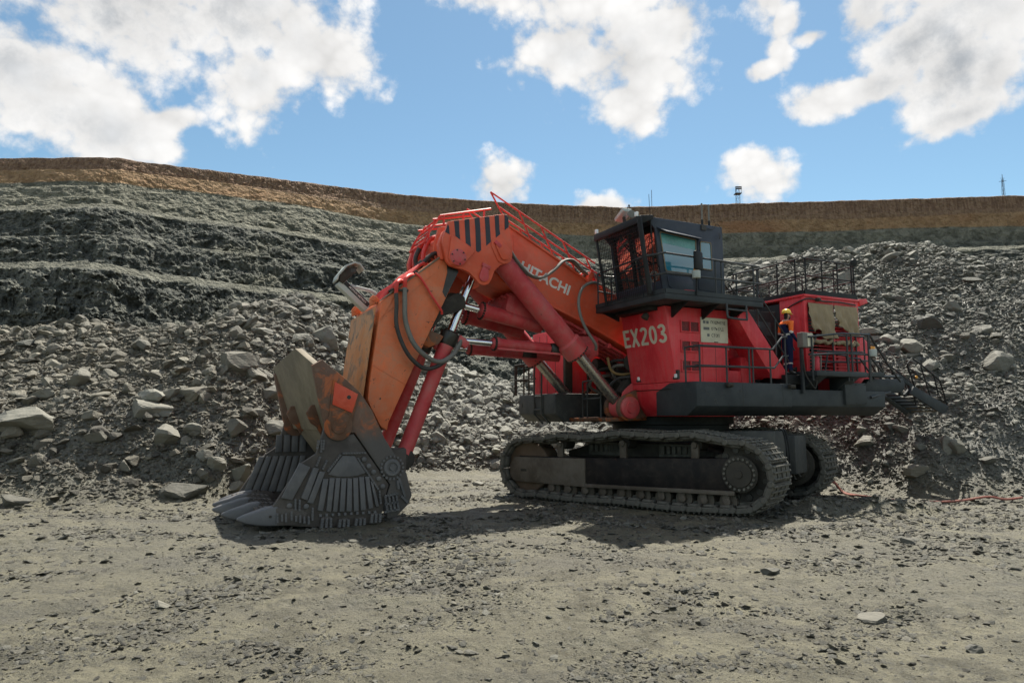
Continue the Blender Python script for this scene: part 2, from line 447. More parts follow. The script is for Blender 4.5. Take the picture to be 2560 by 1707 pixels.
pd2 = np.where((ph > 31) & (pd > 0), pd * .30, pd); kst = sstep(-.35, .1, wt)[None, :]
d0 = np.interp(w_, seg, pd)[:, None] * (1 - kst) + np.interp(w_, seg, pd2)[:, None] * kst; h0 = np.interp(w_, seg, ph)[:, None]; b0 = np.interp(w_, seg, pb)[:, None]
az_s = np.arctan(wt)[None, :]
S = az_s * 115.0                                       # running metres along the wall
lowf = fbm(S * .02 + 0 * d0, h0 * .03, 3, seed=51)
hvar = np.interp(h0, [0, 18, 30, 38, 41, 45], [0, 1.0, 1.0, .8, .5, 0.0])
hh_ = h0 + hvar * (fbm(S * .018 + h0 * 0, 0 * S + np.round(h0 / 9) * 3.1, 3, seed=52) * 1.6 - .5 * sstep(-.3, .3, wt)[None, :] * hvar)
hh_ = hh_ + np.where(h0 > 43.5, fbm(S * .35 + 0 * h0, 0 * S, 4, seed=57) * .22, 0)
rough = np.interp(h0, [0, 6, 18, 30, 33, 38, 44, 45.1], [.6, .95, .85, .62, .45, .22, .16, .03]) * (1 - .7 * b0) * (1 - .68 * kst * sstep(26, 33, h0))
disp = rough * (fbm(S * .09, h0 * .16, 5, seed=53, gain=.55) * 2.6 + fbm(S * .5, h0 * .7, 5, seed=54, ridged=True, gain=.68) * 1.3 - .3)
cc, cv = cells(S * .45 + .3 * fbm(S * .3, h0 * .3, 2, seed=61), h0 * .7, 5)
disp = disp + rough * (cv - .5) * .9 * sstep(.8, .25, cc)
fr1 = (S * .8 + h0 * .9) * .33 + .8 * fbm(S * .08, h0 * .1, 3, seed=66); disp = disp + rough * 1.0 * (np.abs((fr1 % 1) - .5) - .25) * sstep(-.2, .3, fbm(S * .05, h0 * .08, 2, seed=67))
cc, cv = cells(S * 1.3, h0 * 1.6, 6)
disp = disp + rough * (cv - .5) * .45 * sstep(.8, .25, cc)
teeth = np.interp(h0, [37.5, 38.4, 41, 44.6, 45], [0, .4, .75, 1, 0]) * (1 - b0)
disp = disp + teeth * (.40 * fbm(S * 1.15 + (45 - h0) * .25, h0 * .10, 3, seed=58, ridged=True, gain=.6) - .1) * sstep(-.45, .25, fbm(S * .05, h0 * .12, 2, seed=59))
slip = fbm(S * .06 + h0 * .02, h0 * .05, 3, seed=63)
disp = disp + np.interp(h0, [5, 10, 17], [2.2, .8, 0]) * sstep(0, .4, slip)
hh_ = hh_ + b0 * fbm(S * .5, d0 * .5, 3, seed=64) * .25 * np.where(h0 < 44.8, 1, .3)
rad = Zr[None, :] - (d0 + disp)
Xw = rad * wt[None, :]; Yw = rad + 0 * wt[None, :]
me = mesh_np('pit_wall', np.stack([Xw, Yw, hh_ + 0 * Xw], -1).reshape(-1, 3), grid_faces(len(w_), len(wt)), False)
attr(me, 'stratum', (h0 / 45 - .022 * sstep(-.15, -.5, wt)[None, :] + 0 * Xw).ravel())
attr(me, 'lowshift', (.13 * sstep(-.05, .25, wt)[None, :] + 0 * Xw).ravel())
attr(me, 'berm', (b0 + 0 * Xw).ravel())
me.materials.append(MATS['pit_wall'])
tag(link(bpy.data.objects.new('pit_wall', me)), 'terraced open-pit wall with brown overburden above grey-green benches', 'pit wall', kind='structure')

# ------------------------------------------------------------------ rocks
def rock_mesh(name, seed, sub=2, flat=1.0, cuts=14, rough=.06, smooth=False):
    rng = np.random.default_rng(seed)
    bm = bmesh.new()
    bmesh.ops.create_icosphere(bm, subdivisions=sub, radius=1.0)
    V = np.array([v.co[:] for v in bm.verts])
    for k in range(cuts):
        n = rng.normal(size=3); n /= np.linalg.norm(n)
        d = rng.uniform(.42, .8)
        s = V @ n - d
        V = V - np.where(s > 0, s, 0)[:, None] * n
    V *= np.array([rng.uniform(.85, 1.25), rng.uniform(.7, 1.0), rng.uniform(.5, .85) * flat])
    V += rng.normal(size=V.shape) * rough * .5
    V /= np.abs(V).max()
    for v, c in zip(bm.verts, V): v.co = c
    bmesh.ops.recalc_face_normals(bm, faces=bm.faces[:])
    me = bpy.data.meshes.new(name); bm.to_mesh(me); bm.free()
    return me
rock_col = bpy.data.collections.new('rock_shapes')
for k in range(12):
    me = rock_mesh('rock_shape', 100 + k, 2 if k < 6 else 1, [1, .8, 1.1, .6, .9, .7][k % 6], 10 + k % 5, .05)
    me.materials.append(MATS['rubble_rock'])
    o = bpy.data.objects.new('rock_shape_%02d' % k, me); rock_col.objects.link(o)

def scatter_group():
    ng = bpy.data.node_groups.new('scatter', 'GeometryNodeTree')
    ng.interface.new_socket('Geometry', in_out='INPUT', socket_type='NodeSocketGeometry')
    ng.interface.new_socket('Geometry', in_out='OUTPUT', socket_type='NodeSocketGeometry')
    gi = ng.nodes.new('NodeGroupInput'); go = ng.nodes.new('NodeGroupOutput')
    ci = ng.nodes.new('GeometryNodeCollectionInfo'); ci.inputs['Collection'].default_value = rock_col
    ci.inputs['Separate Children'].default_value = True; ci.inputs['Reset Children'].default_value = True
    ip = ng.nodes.new('GeometryNodeInstanceOnPoints'); ip.inputs['Pick Instance'].default_value = True
    def na(name, typ):
        n = ng.nodes.new('GeometryNodeInputNamedAttribute'); n.data_type = typ; n.inputs['Name'].default_value = name
        return n.outputs['Attribute']
    L = ng.links.new
    L(gi.outputs[0], ip.inputs['Points']); L(ci.outputs[0], ip.inputs['Instance'])
    L(na('idx', 'INT'), ip.inputs['Instance Index'])
    er = ng.nodes.new('FunctionNodeEulerToRotation'); L(na('rot', 'FLOAT_VECTOR'), er.inputs[0])
    L(er.outputs[0], ip.inputs['Rotation']); L(na('scl', 'FLOAT_VECTOR'), ip.inputs['Scale'])
    L(ip.outputs[0], go.inputs[0])
    return ng
SCAT = scatter_group()
def scatter(name, P, size, tone, warm, seed, label, flat=1.0):
    n = len(P); rng = np.random.default_rng(seed)
    me = bpy.data.meshes.new(name)
    me.vertices.add(n); me.vertices.foreach_set('co', P.astype(np.float32).ravel())
    rot = rng.uniform(-.5, .5, (n, 3)); rot[:, 2] = rng.uniform(0, 6.283, n)
    attr(me, 'rot', rot.astype(np.float32), 'FLOAT_VECTOR')
    s3 = size[:, None] * rng.uniform(.75, 1.25, (n, 3)); s3[:, 2] *= flat
    attr(me, 'scl', s3.astype(np.float32), 'FLOAT_VECTOR')
    idx = rng.integers(0, 6, n); idx = np.where(size < .14, idx + 6, idx)
    attr(me, 'idx', idx.astype(np.int32), 'INT')
    attr(me, 'tone', tone.astype(np.float32)); attr(me, 'warm', warm.astype(np.float32))
    o = bpy.data.objects.new(name, me)
    md = o.modifiers.new('scatter', 'NODES'); md.node_group = SCAT
    tag(link(o), label, 'rubble', kind='stuff')
    return o
def plaw(rng, n, lo, hi, k):
    u = rng.random(n)
    return (lo ** (1 - k) + u * (hi ** (1 - k) - lo ** (1 - k))) ** (1 / (1 - k))

rng = np.random.default_rng(5)
# rubble over the piles, thick where the photo shows clean blasted stone and thin where fines show
n = 460000
az_ = rng.uniform(-43, 43, n); Yc = np.sqrt(rng.uniform(16.5 ** 2, 52 ** 2, n))
Xc = np.tan(np.radians(az_)) * Yc
Hc, Mc = terrain(Xc, Yc)
t_ = Xc / Yc
fines = fbm(Xc * .22, Yc * .22, 4, seed=71)
streak = fbm(Xc * .5, Yc * .12, 3, seed=72)
clean = np.clip(.80 + 1.3 * fines + .5 * streak, .25, 1)
clean = np.where((t_ > -.30) & (t_ < .30), np.maximum(clean, .8), clean)
clean = np.where(t_ > .38, clean * sstep(.0, .35, fines + .25 + .18 * sstep(.6, .75, t_) + .5 * sstep(10.5, 12.0, Hc)) + .10, clean)
clean = np.where(t_ < -.5, clean * .8, clean)
keep = (Mc > .02) & (rng.random(n) < clean * np.clip(Mc * 1.6 + .12, 0, 1))
Xc, Yc, Hc, t_, fines = Xc[keep], Yc[keep], Hc[keep], t_[keep], fines[keep]
n = len(Xc)
size = plaw(rng, n, .032, .30, 2.75) * np.clip(.45 + Yc / 34, .8, 1.5) * np.where(t_ > .38, .72, 1.0)
tone = np.clip(rng.normal(.46, .2, n) + .22 * fines + .22 * np.exp(-((t_ + .03) / .17) ** 2), .02, 1)
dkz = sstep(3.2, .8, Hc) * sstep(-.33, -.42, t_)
tone = np.clip(tone - .25 * dkz - .10 * sstep(.32, .42, t_) * sstep(11, 9.5, Hc) + .12 * sstep(.3, .4, t_) * sstep(9.8, 10.8, Hc), 0.02, 1)  # right crest stones get a paler tone to imitate a lit rim
warm = np.clip(sstep(-.12, -.45, t_) * .65 + rng.normal(0, .12, n) + .12, 0, 1)
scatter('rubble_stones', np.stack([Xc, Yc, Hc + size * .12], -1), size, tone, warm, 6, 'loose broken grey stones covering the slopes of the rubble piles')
# fine gravel between them
n = 420000
az_ = rng.uniform(-43, 43, n); Yc = np.sqrt(rng.uniform(16.5 ** 2, 44 ** 2, n)); Xc = np.tan(np.radians(az_)) * Yc
Hc, Mc = terrain(Xc, Yc); keep = (Mc > .02) & (rng.random(n) < np.clip(Mc * 1.4 + .15, 0, 1))
Xc, Yc, Hc = Xc[keep], Yc[keep], Hc[keep]; n = len(Xc); t_ = Xc / Yc
size = plaw(rng, n, .022, .075, 2.2) * np.clip(.4 + Yc / 30, .8, 1.6)
scatter('rubble_gravel', np.stack([Xc, Yc, Hc + size * .2], -1), size, np.clip(rng.normal(.40, .2, n), .02, 1), np.clip(sstep(.05, -.45, t_) * .7 + rng.normal(0, .15, n) + .15, 0, 1), 16, 'fine gravel filling the gaps between the stones of the rubble piles')
# shards on the floor, in drifts
n = 300000
az_ = rng.uniform(-46, 46, n); Yc = rng.uniform(1, 1, n) * np.exp(rng.uniform(math.log(3.6), math.log(26), n))
Xc = np.tan(np.radians(az_)) * Yc
Hc, Mc = terrain(Xc, Yc)
dr = fbm(Xc * .38, Yc * .75, 4, seed=81, gain=.6) + .22 * fbm(Xc * 2.1, Yc * 3, 3, seed=82) + .22 * sstep(.1, .55, Xc / Yc) * sstep(10, 14, Yc) + .10 * sstep(14, 16.5, Yc)
keep = (Mc < .5) & (rng.random(n) < np.clip(sstep(-.08, .36, dr) * .95 + .07, 0, 1))
Xc, Yc, Hc = Xc[keep], Yc[keep], Hc[keep]
n = len(Xc)
size = plaw(rng, n, .007, .075, 2.3) * np.clip(Yc / 9, .75, 1.6)
scatter('ground_shards', np.stack([Xc, Yc, Hc + size * .10], -1), size, np.clip(rng.normal(.27, .17, n), 0, 1), rng.uniform(.2, .8, n), 9, 'small stone shards, toned dark as if shaded, strewn in drifts over the quarry floor', .55)  # low tone paints in the shade of the shards' near faces
# far scree on the lower benches
# ------------------------------------------------------------------ machine materials
def paint(name, col, dust=(.20, .18, .14), amt=.35, rough=.5, streak=.5, chips=.0, chipcol=(.03, .025, .02), spec=.45, fade=.18, metal=0.0, worn=None, vs=(2.2, 2.2, 2.0), rust=None):
    m, N = new_mat(name)
    oc = obj_coord(N)
    big = N.noise(oc, .9, 5, .62, .5)
    st = N.noise(N.mapping(oc, scale=vs), 1.7, 6, .7, .6)
    fi = N.noise(oc, 22, 4, .65)
    lite = tuple(min(1, c * 1.35 + .02) for c in col); dark = tuple(c * .72 for c in col)
    c = N.mix(N.step(big, .35, .65), dark, col)
    c = N.mix(N.math('MULTIPLY', N.step(st, .50, .75), fade * 1.6), c, lite)
    dm = N.math('MULTIPLY', N.step(N.math('ADD', N.math('MULTIPLY', big, .5), N.math('MULTIPLY', st, .5 * streak + .25)), .38, .72), amt)
    dm = N.math('MULTIPLY', dm, N.math('MULTIPLY_ADD', fi, 1.0, .5))
    c = N.mix(dm, c, dust)
    if rust:
        rn = N.noise(oc, 1.9, 5, .66, .8)
        c = N.mix(N.step(rn, .50, .62), c, N.mix(fi, tuple(x * .7 for x in rust), rust))
    if worn:
        sz = N.n('ShaderNodeSeparateXYZ'); N.l(oc, sz.inputs[0])
        wz = N.math('ADD', sz.outputs[2], N.math('MULTIPLY_ADD', big, 1.0, -.5))
        c = N.mix(N.step(wz, worn[0], worn[1]), N.mix(fi, tuple(x * .8 for x in worn[2]), tuple(x * 1.25 for x in worn[2])), c)
    if chips > 0:
        ch = N.noise(oc, 5.5, 6, .72, .3)
        c = N.mix(N.step(ch, .72 - chips, .74 - chips), c, chipcol)
    r = N.math('MULTIPLY_ADD', fi, .25, rough - .1)
    finish(N, c, r, N.math('ADD', fi, N.math('MULTIPLY', big, 2)), .12, .01, spec=spec, metal=metal)
    return m
paint('red_paint', (.80, .030, .046), dust=(.34, .17, .15), amt=.42, rough=.48, fade=.26, vs=(7, 7, .55))
paint('boom_orange', (.82, .105, .038), dust=(.26, .17, .12), amt=.42, rough=.45)
paint('stick_orange', (.76, .165, .048), dust=(.27, .20, .13), amt=.62, rough=.5, chips=.085, chipcol=(.05, .035, .025))
paint('cylinder_red', (.64, .055, .066), dust=(.27, .18, .15), amt=.6, rough=.5, chips=.045)
paint('bucket_steel', (.070, .060, .053), dust=(.15, .135, .12), amt=.5, rough=.6, chips=.05, chipcol=(.045, .032, .024), spec=.25)
paint('wear_steel', (.125, .124, .128), dust=(.19, .178, .165), amt=.4, rough=.55, spec=.3)
paint('tooth_steel', (.150, .150, .158), dust=(.09, .085, .08), amt=.4, rough=.5, metal=.4)
paint('rusty_plate', (.150, .078, .048), dust=(.17, .13, .10), amt=.55, rough=.65, chips=.05, chipcol=(.06, .035, .024), rust=(.40, .115, .040), spec=.2)
paint('stick_front', (.60, .235, .075), dust=(.27, .215, .145), amt=.85, rough=.65, chips=.02, rust=(.22, .155, .10))
paint('bucket_back_paint', (.150, .078, .048), dust=(.17, .13, .10), amt=.55, rough=.65, chips=.05, chipcol=(.06, .035, .024), rust=(.40, .115, .040), worn=(1.75, 2.25, (.082, .074, .068)))
paint('tan_plate', (.19, .155, .105), dust=(.25, .21, .15), amt=.5, rough=.7, chips=.02)
paint('deck_grey', (.036, .044, .050), dust=(.095, .095, .085), amt=.25, rough=.5, fade=.1, spec=.25)
paint('pod_grey', (.060, .064, .064), dust=(.15, .14, .11), amt=.4, rough=.55, spec=.25)
paint('cab_navy', (.036, .048, .072), dust=(.10, .10, .095), amt=.16, rough=.4, fade=.1, spec=.3)
paint('black_steel', (.016, .018, .020), dust=(.055, .052, .045), amt=.3, rough=.5, spec=.2)
paint('rail_steel', (.040, .044, .048), dust=(.10, .10, .09), amt=.2, rough=.4, spec=.35)
paint('machine_dark', (.045, .041, .036), dust=(.10, .09, .07), amt=.5, rough=.65, spec=.2)
paint('track_steel', (.052, .048, .043), dust=(.15, .142, .122), amt=.6, rough=.65, chips=.03, spec=.2)
paint('track_dusty', (.105, .10, .086), dust=(.23, .22, .19), amt=.7, rough=.75, chips=.06, chipcol=(.025, .025, .023), spec=.2)
paint('frame_black', (.013, .012, .013), dust=(.085, .062, .045), amt=.35, rough=.5, chips=.05, chipcol=(.075, .035, .02), spec=.2)
paint('worn_plate', (.105, .086, .066), dust=(.18, .16, .135), amt=.6, rough=.6, chips=.04, chipcol=(.05, .024, .016), spec=.25)
paint('idler_brown', (.14, .092, .058), dust=(.15, .12, .09), amt=.5, rough=.6)
paint('red_rail', (.70, .045, .035), amt=.10, rough=.4)
paint('glass_film', (.12, .36, .36), amt=.1, rough=.25)
paint('cover_orange', (.72, .075, .028), dust=(.30, .24, .15), amt=.25, rough=.45, chips=.05, chipcol=(.09, .06, .04))
paint('tarp', (.38, .30, .195), dust=(.20, .155, .10), amt=.5, rough=.85, spec=.15)
paint('hose_grey', (.17, .165, .145), dust=(.24, .23, .20), amt=.4, rough=.6)
paint('hose_dark', (.036, .034, .032), dust=(.10, .095, .08), amt=.4, rough=.6)
paint('cream_paint', (.74, .70, .55), dust=(.30, .27, .20), amt=.25, rough=.6)
paint('letter_white', (.80, .78, .72), dust=(.45, .30, .22), amt=.2, rough=.6)
paint('letter_black', (.014, .015, .018), amt=.1, rough=.6)
paint('stripe_navy', (.012, .020, .036), amt=.08, rough=.45)
paint('sign_grey', (.17, .18, .19), amt=.2, rough=.6)
paint('housing_white', (.50, .55, .52), dust=(.28, .26, .22), amt=.35, rough=.5)
paint('oil_gap_black', (.012, .011, .011), amt=.15, rough=.3)  # real oil and seams, also the painted dark of holes, slots and vents
paint('cable_red', (.30, .085, .062), dust=(.25, .17, .13), amt=.5, rough=.65)
def simple(name, col, rough=.5, metal=0.0, spec=.5, **extra):
    m, N = new_mat(name)
    nz = N.noise(obj_coord(N), 9, 4, .6)
    c = N.mix(nz, tuple(x * .75 for x in col), tuple(min(1, x * 1.2) for x in col))
    finish(N, c, N.math('MULTIPLY_ADD', nz, .12, rough - .06), nz, .05, .005, metal=metal, spec=spec, extra=extra)
    return m
simple('chrome', (.72, .73, .75), .13, 1.0)
simple('oiled_rod', (.42, .40, .36), .28, .9)
simple('amber', (.75, .30, .02), .25)
simple('lamp_glass', (.85, .86, .84), .12)
simple('hydrant_red', (.55, .03, .05), .4)
simple('yellow_marker', (.75, .36, .03), .5)
simple('hose_tan', (.24, .16, .06), .6)
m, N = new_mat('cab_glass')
p = finish(N, (.030, .19, .27), .06, spec=.9)  # opaque teal stands for film tint plus a painted sky reflection
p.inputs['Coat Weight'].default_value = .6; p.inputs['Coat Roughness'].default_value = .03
m, N = new_mat('clear_glass')
p = N.n('ShaderNodeBsdfPrincipled'); p.inputs['Base Color'].default_value = (.02, .03, .03, 1); p.inputs['Roughness'].default_value = .04
tr = N.n('ShaderNodeBsdfTransparent'); tr.inputs[0].default_value = (.62, .62, .58, 1)
mx = N.n('ShaderNodeMixShader'); mx.inputs[0].default_value = .5
N.l(tr.outputs[0], mx.inputs[1]); N.l(p.outputs[0], mx.inputs[2])
gl_ = N.n('ShaderNodeBsdfGlossy'); gl_.inputs[0].default_value = (.8, .82, .8, 1); gl_.inputs['Roughness'].default_value = .05
mx2 = N.n('ShaderNodeMixShader'); mx2.inputs[0].default_value = .24; N.l(mx.outputs[0], mx2.inputs[1]); N.l(gl_.outputs[0], mx2.inputs[2]); mx = mx2
o_ = N.n('ShaderNodeOutputMaterial'); N.l(mx.outputs[0], o_.inputs[0])

# ------------------------------------------------------------------ mesh builder
class MB:
    def __init__(self): self.V = []; self.F = []
    def add(self, V, F):
        b = len(self.V); self.V += [tuple(map(float, v)) for v in V]; self.F += [tuple(b + i for i in f) for f in F]
        return self
    def box(self, a, b):
        (x0, y0, z0), (x1, y1, z1) = a, b
        V = [(x0, y0, z0), (x1, y0, z0), (x1, y1, z0), (x0, y1, z0), (x0, y0, z1), (x1, y0, z1), (x1, y1, z1), (x0, y1, z1)]
        return self.add(V, [(0, 3, 2, 1), (4, 5, 6, 7), (0, 1, 5, 4), (1, 2, 6, 5), (2, 3, 7, 6), (3, 0, 4, 7)])
    def obox(self, c, ax, hs):
        c = Vector(c); ax = [Vector(a).normalized() for a in ax]; V = []
        for sz in (-1, 1):
            for sx, sy in ((-1, -1), (1, -1), (1, 1), (-1, 1)):
                V.append(c + ax[0] * sx * hs[0] + ax[1] * sy * hs[1] + ax[2] * sz * hs[2])
        return self.add(V, [(0, 3, 2, 1), (4, 5, 6, 7), (0, 1, 5, 4), (1, 2, 6, 5), (2, 3, 7, 6), (3, 0, 4, 7)])
    def prism(self, pts, lo, hi, f=None):
        """polygon (u,z) extruded along v from lo to hi; f maps (a,b,c) to xyz"""
        f = f or (lambda a, b, c: (a, c, b))
        n = len(pts); V = [f(a, b, lo) for a, b in pts] + [f(a, b, hi) for a, b in pts]
        F = [tuple(range(n)), tuple(range(2 * n - 1, n - 1, -1))] + [(i, n + i, n + (i + 1) % n, (i + 1) % n) for i in range(n)]
        return self.add(V, F)
    def slab(self, pts, lo, hi):
        return self.prism(pts, lo, hi, lambda a, b, c: (a, b, c))
    def cyl(self, p0, p1, r0, r1=None, n=18, caps=True):
        p0 = Vector(p0); p1 = Vector(p1); r1 = r0 if r1 is None else r1
        d = (p1 - p0).normalized(); a = d.orthogonal().normalized(); b = d.cross(a); V = []
        for p, r in ((p0, r0), (p1, r1)):
            for i in range(n):
                t = 2 * math.pi * i / n; V.append(p + a * math.cos(t) * r + b * math.sin(t) * r)
        F = [(i, (i + 1) % n, n + (i + 1) % n, n + i) for i in range(n)]
        if caps: F += [tuple(range(n - 1, -1, -1)), tuple(range(n, 2 * n))]
        return self.add(V, F)
    def lathe(self, p0, d, prof, n=24):
        """prof: list of (distance along d, radius)"""
        p0 = Vector(p0); d = Vector(d).normalized(); a = d.orthogonal().normalized(); b = d.cross(a); V = []
        for t, r in prof:
            for i in range(n):
                q = 2 * math.pi * i / n; V.append(p0 + d * t + (a * math.cos(q) + b * math.sin(q)) * r)
        F = []
        for k in range(len(prof) - 1):
            F += [(k * n + i, k * n + (i + 1) % n, (k + 1) * n + (i + 1) % n, (k + 1) * n + i) for i in range(n)]
        F += [tuple(range(n - 1, -1, -1)), tuple(range((len(prof) - 1) * n, len(prof) * n))]
        return self.add(V, F)
    def tube(self, path, r, n=8, res=0):
        P = [Vector(p) for p in path]
        if res: P = catmull(P, res)
        prev = None; V = []; m = len(P)
        for i, p in enumerate(P):
            d = ((P[i + 1] if i + 1 < m else p) - (P[i - 1] if i else p)).normalized()
            a = d.orthogonal().normalized() if prev is None else (prev - d * prev.dot(d)).normalized()
            prev = a; b = d.cross(a)
            k = 1.0
            if 0 < i < m - 1:
                c = (P[i] - P[i - 1]).normalized().dot((P[i + 1] - P[i]).normalized()); k = 1 / max(.5, math.sqrt((1 + c) / 2))
            for j in range(n):
                t = 2 * math.pi * j / n; V.append(p + (a * math.cos(t) + b * math.sin(t)) * r * (k if n > 4 else 1))
        F = [(i * n + j, i * n + (j + 1) % n, (i + 1) * n + (j + 1) % n, (i + 1) * n + j) for i in range(m - 1) for j in range(n)]
        F += [tuple(range(n - 1, -1, -1)), tuple(range((m - 1) * n, m * n))]
        return self.add(V, F)
    def build(self, name, mat, parent=None, bevel=0, smooth=40, seg=2):
        me = bpy.data.meshes.new(name)
        me.from_pydata(self.V, [], self.F)
        bm = bmesh.new(); bm.from_mesh(me)
        bmesh.ops.recalc_face_normals(bm, faces=bm.faces[:])
        if bevel:
            es = [e for e in bm.edges if len(e.link_faces) == 2 and e.calc_face_angle(0) > R_(35)]
            bmesh.ops.bevel(bm, geom=es, offset=bevel, offset_type='OFFSET', segments=seg, profile=.5, affect='EDGES', clamp_overlap=True)
        bm.to_mesh(me); bm.free()
        me.polygons.foreach_set('use_smooth', np.ones(len(me.polygons), dtype=bool))
        me.set_sharp_from_angle(angle=R_(smooth))
        me.materials.append(MATS[mat] if isinstance(mat, str) else mat)
        return link(bpy.data.objects.new(name, me), parent)
def catmull(P, res):
    out = []
    for i in range(len(P) - 1):
        p0 = P[max(i - 1, 0)]; p1 = P[i]; p2 = P[i + 1]; p3 = P[min(i + 2, len(P) - 1)]
        for k in range(res):
            t = k / res
            out.append(.5 * ((2 * p1) + (p2 - p0) * t + (2 * p0 - 5 * p1 + 4 * p2 - p3) * t * t + (3 * p1 - p0 - 3 * p2 + p3) * t ** 3))
    out.append(P[-1]); return out
def empty(name, loc, rz=0, parent=None):
    o = bpy.data.objects.new(name, None); o.location = loc; o.rotation_euler = (0, 0, rz); o.empty_display_size = .3
    return link(o, parent)
def copy_of(o, parent, mat=None):
    c = o.copy(); COL.objects.link(c); c.parent = parent
    if mat is not None: c.matrix_local = mat
    return c
def text_mesh(name, body, mat, parent, org, xd, yd, height, width=None, bold=0.0, depth=.004, align='LEFT', spacing=1.0):
    cu = bpy.data.curves.new(name, 'FONT'); cu.body = body; cu.size = 1.0; cu.offset = bold; cu.extrude = .5; cu.space_character = spacing
    ob = bpy.data.objects.new(name, cu); COL.objects.link(ob)
    dg = bpy.context.evaluated_depsgraph_get(); dg.update()
    me = bpy.data.meshes.new_from_object(ob.evaluated_get(dg))
    bpy.data.objects.remove(ob); bpy.data.curves.remove(cu)
    V = np.array([v.co[:] for v in me.vertices]); V[:, :2] -= V[:, :2].min(0)
    ext = V[:, :2].max(0)
    sy = height / ext[1]; sx = (width / ext[0]) if width else sy
    xd = np.array(Vector(xd).normalized()); yd = np.array(Vector(yd).normalized()); nd = np.cross(xd, yd)
    W3 = np.array(org) + V[:, :1] * sx * xd + V[:, 1:2] * sy * yd + (V[:, 2:3]) * depth * nd
    for v, c in zip(me.vertices, W3): v.co = c
    me.materials.clear(); me.materials.append(MATS[mat])
    me.name = name
    return link(bpy.data.objects.new(name, me), parent)

def arc(cx, cy, rx, ry, a0, a1, n=12): return [(cx + rx * math.cos(R_(a0 + (a1 - a0) * k / n)), cy + ry * math.sin(R_(a0 + (a1 - a0) * k / n))) for k in range(n + 1)]
GLYPH = {                                                    # heavy condensed figures, one unit high
 'E': (.44, [[(.08, 0), (.08, 1)], [(.08, .92), (.44, .92)], [(.08, .51), (.40, .51)], [(.08, .08), (.44, .08)]]),
 'X': (.56, [[(.07, 0), (.49, 1)], [(.49, 0), (.07, 1)]]),
 '2': (.50, [arc(.25, .74, .17, .18, 165, -25) + [(.36, .56), (.10, .16), (.09, .08)], [(.02, .08), (.49, .08)]]),
 '0': (.52, [arc(.26, .5, .175, .42, 90, 450, 28)]),
 '3': (.50, [arc(.23, .74, .175, .18, 160, -70, 14) + [(.2, .53)], [(.2, .53)] + arc(.23, .27, .19, .20, 78, -160, 16)]),
}
def stroke_text(name, body, mat, parent, org, xd, yd, height, width, stroke=.155, gap=.08):
    xd = Vector(xd).normalized(); yd = Vector(yd).normalized(); nd = xd.cross(yd); tot = sum(GLYPH[c][0] for c in body) + gap * (len(body) - 1)
    sx = width / tot; x0 = 0.0; first = None; layer = 0
    for c in body:
        mb = MB(); w, paths = GLYPH[c]
        for P in paths:
            layer += 1; L = []; Rr_ = []; P = [Vector((p[0], p[1])) for p in P]
            for i, p in enumerate(P):
                d = (P[min(i + 1, len(P) - 1)] - P[max(i - 1, 0)]); d = d / max(d.length, 1e-6); q = Vector((-d.y, d.x)) * stroke / 2
                L.append(p + q); Rr_.append(p - q)
            f = lambda p, h: Vector(org) + xd * ((x0 + p.x) * sx) + yd * (p.y * height) + nd * h
            n = len(P); hi = .004 + .0007 * (layer % 4)
            V = [f(p, 0) for p in L] + [f(p, 0) for p in Rr_] + [f(p, hi) for p in L] + [f(p, hi) for p in Rr_]; F = []
            for i in range(n - 1): F += [(2 * n + i, 2 * n + i + 1, 3 * n + i + 1, 3 * n + i), (i, n + i, n + i + 1, i + 1), (i, i + 1, 2 * n + i + 1, 2 * n + i), (n + i, 3 * n + i, 3 * n + i + 1, n + i + 1)]
            F += [(0, 2 * n, 3 * n, n), (n - 1, 2 * n - 1, 4 * n - 1, 3 * n - 1)]
            mb.add(V, F)
        mb.build(name, mat, parent)
        x0 += w + gap
# ------------------------------------------------------------------ the shovel
C0 = Vector((4.8, 20.9, 0)); ANG = R_(64)
Fv = Vector((-math.sin(ANG), -math.cos(ANG), 0)); Lv = Vector((math.cos(ANG), -math.sin(ANG), 0))
EX = empty('mining_shovel', C0, math.atan2(Fv.y, Fv.x))
tag(EX, 'huge red and orange mining shovel with grey bucket on crawler tracks', 'excavator')
def W2L(p):
    d = Vector(p) - C0; return Vector((d.dot(Fv), d.dot(Lv), d.z))
V0 = -.33                                                   # centre line of the front attachment
UP = Vector((0, 0, 1))

def rail(name, mat, runs, posts=(), r=.026, parent=None):
    """runs: list of paths; posts: list of (foot, head)"""
    mb = MB()
    for p in runs: mb.tube(p, r, 7)
    o = mb.build(name, mat, parent or EX)
    for a, b in posts: MB().tube([a, b], r * .95, 7).build('post', mat, o)
    return o

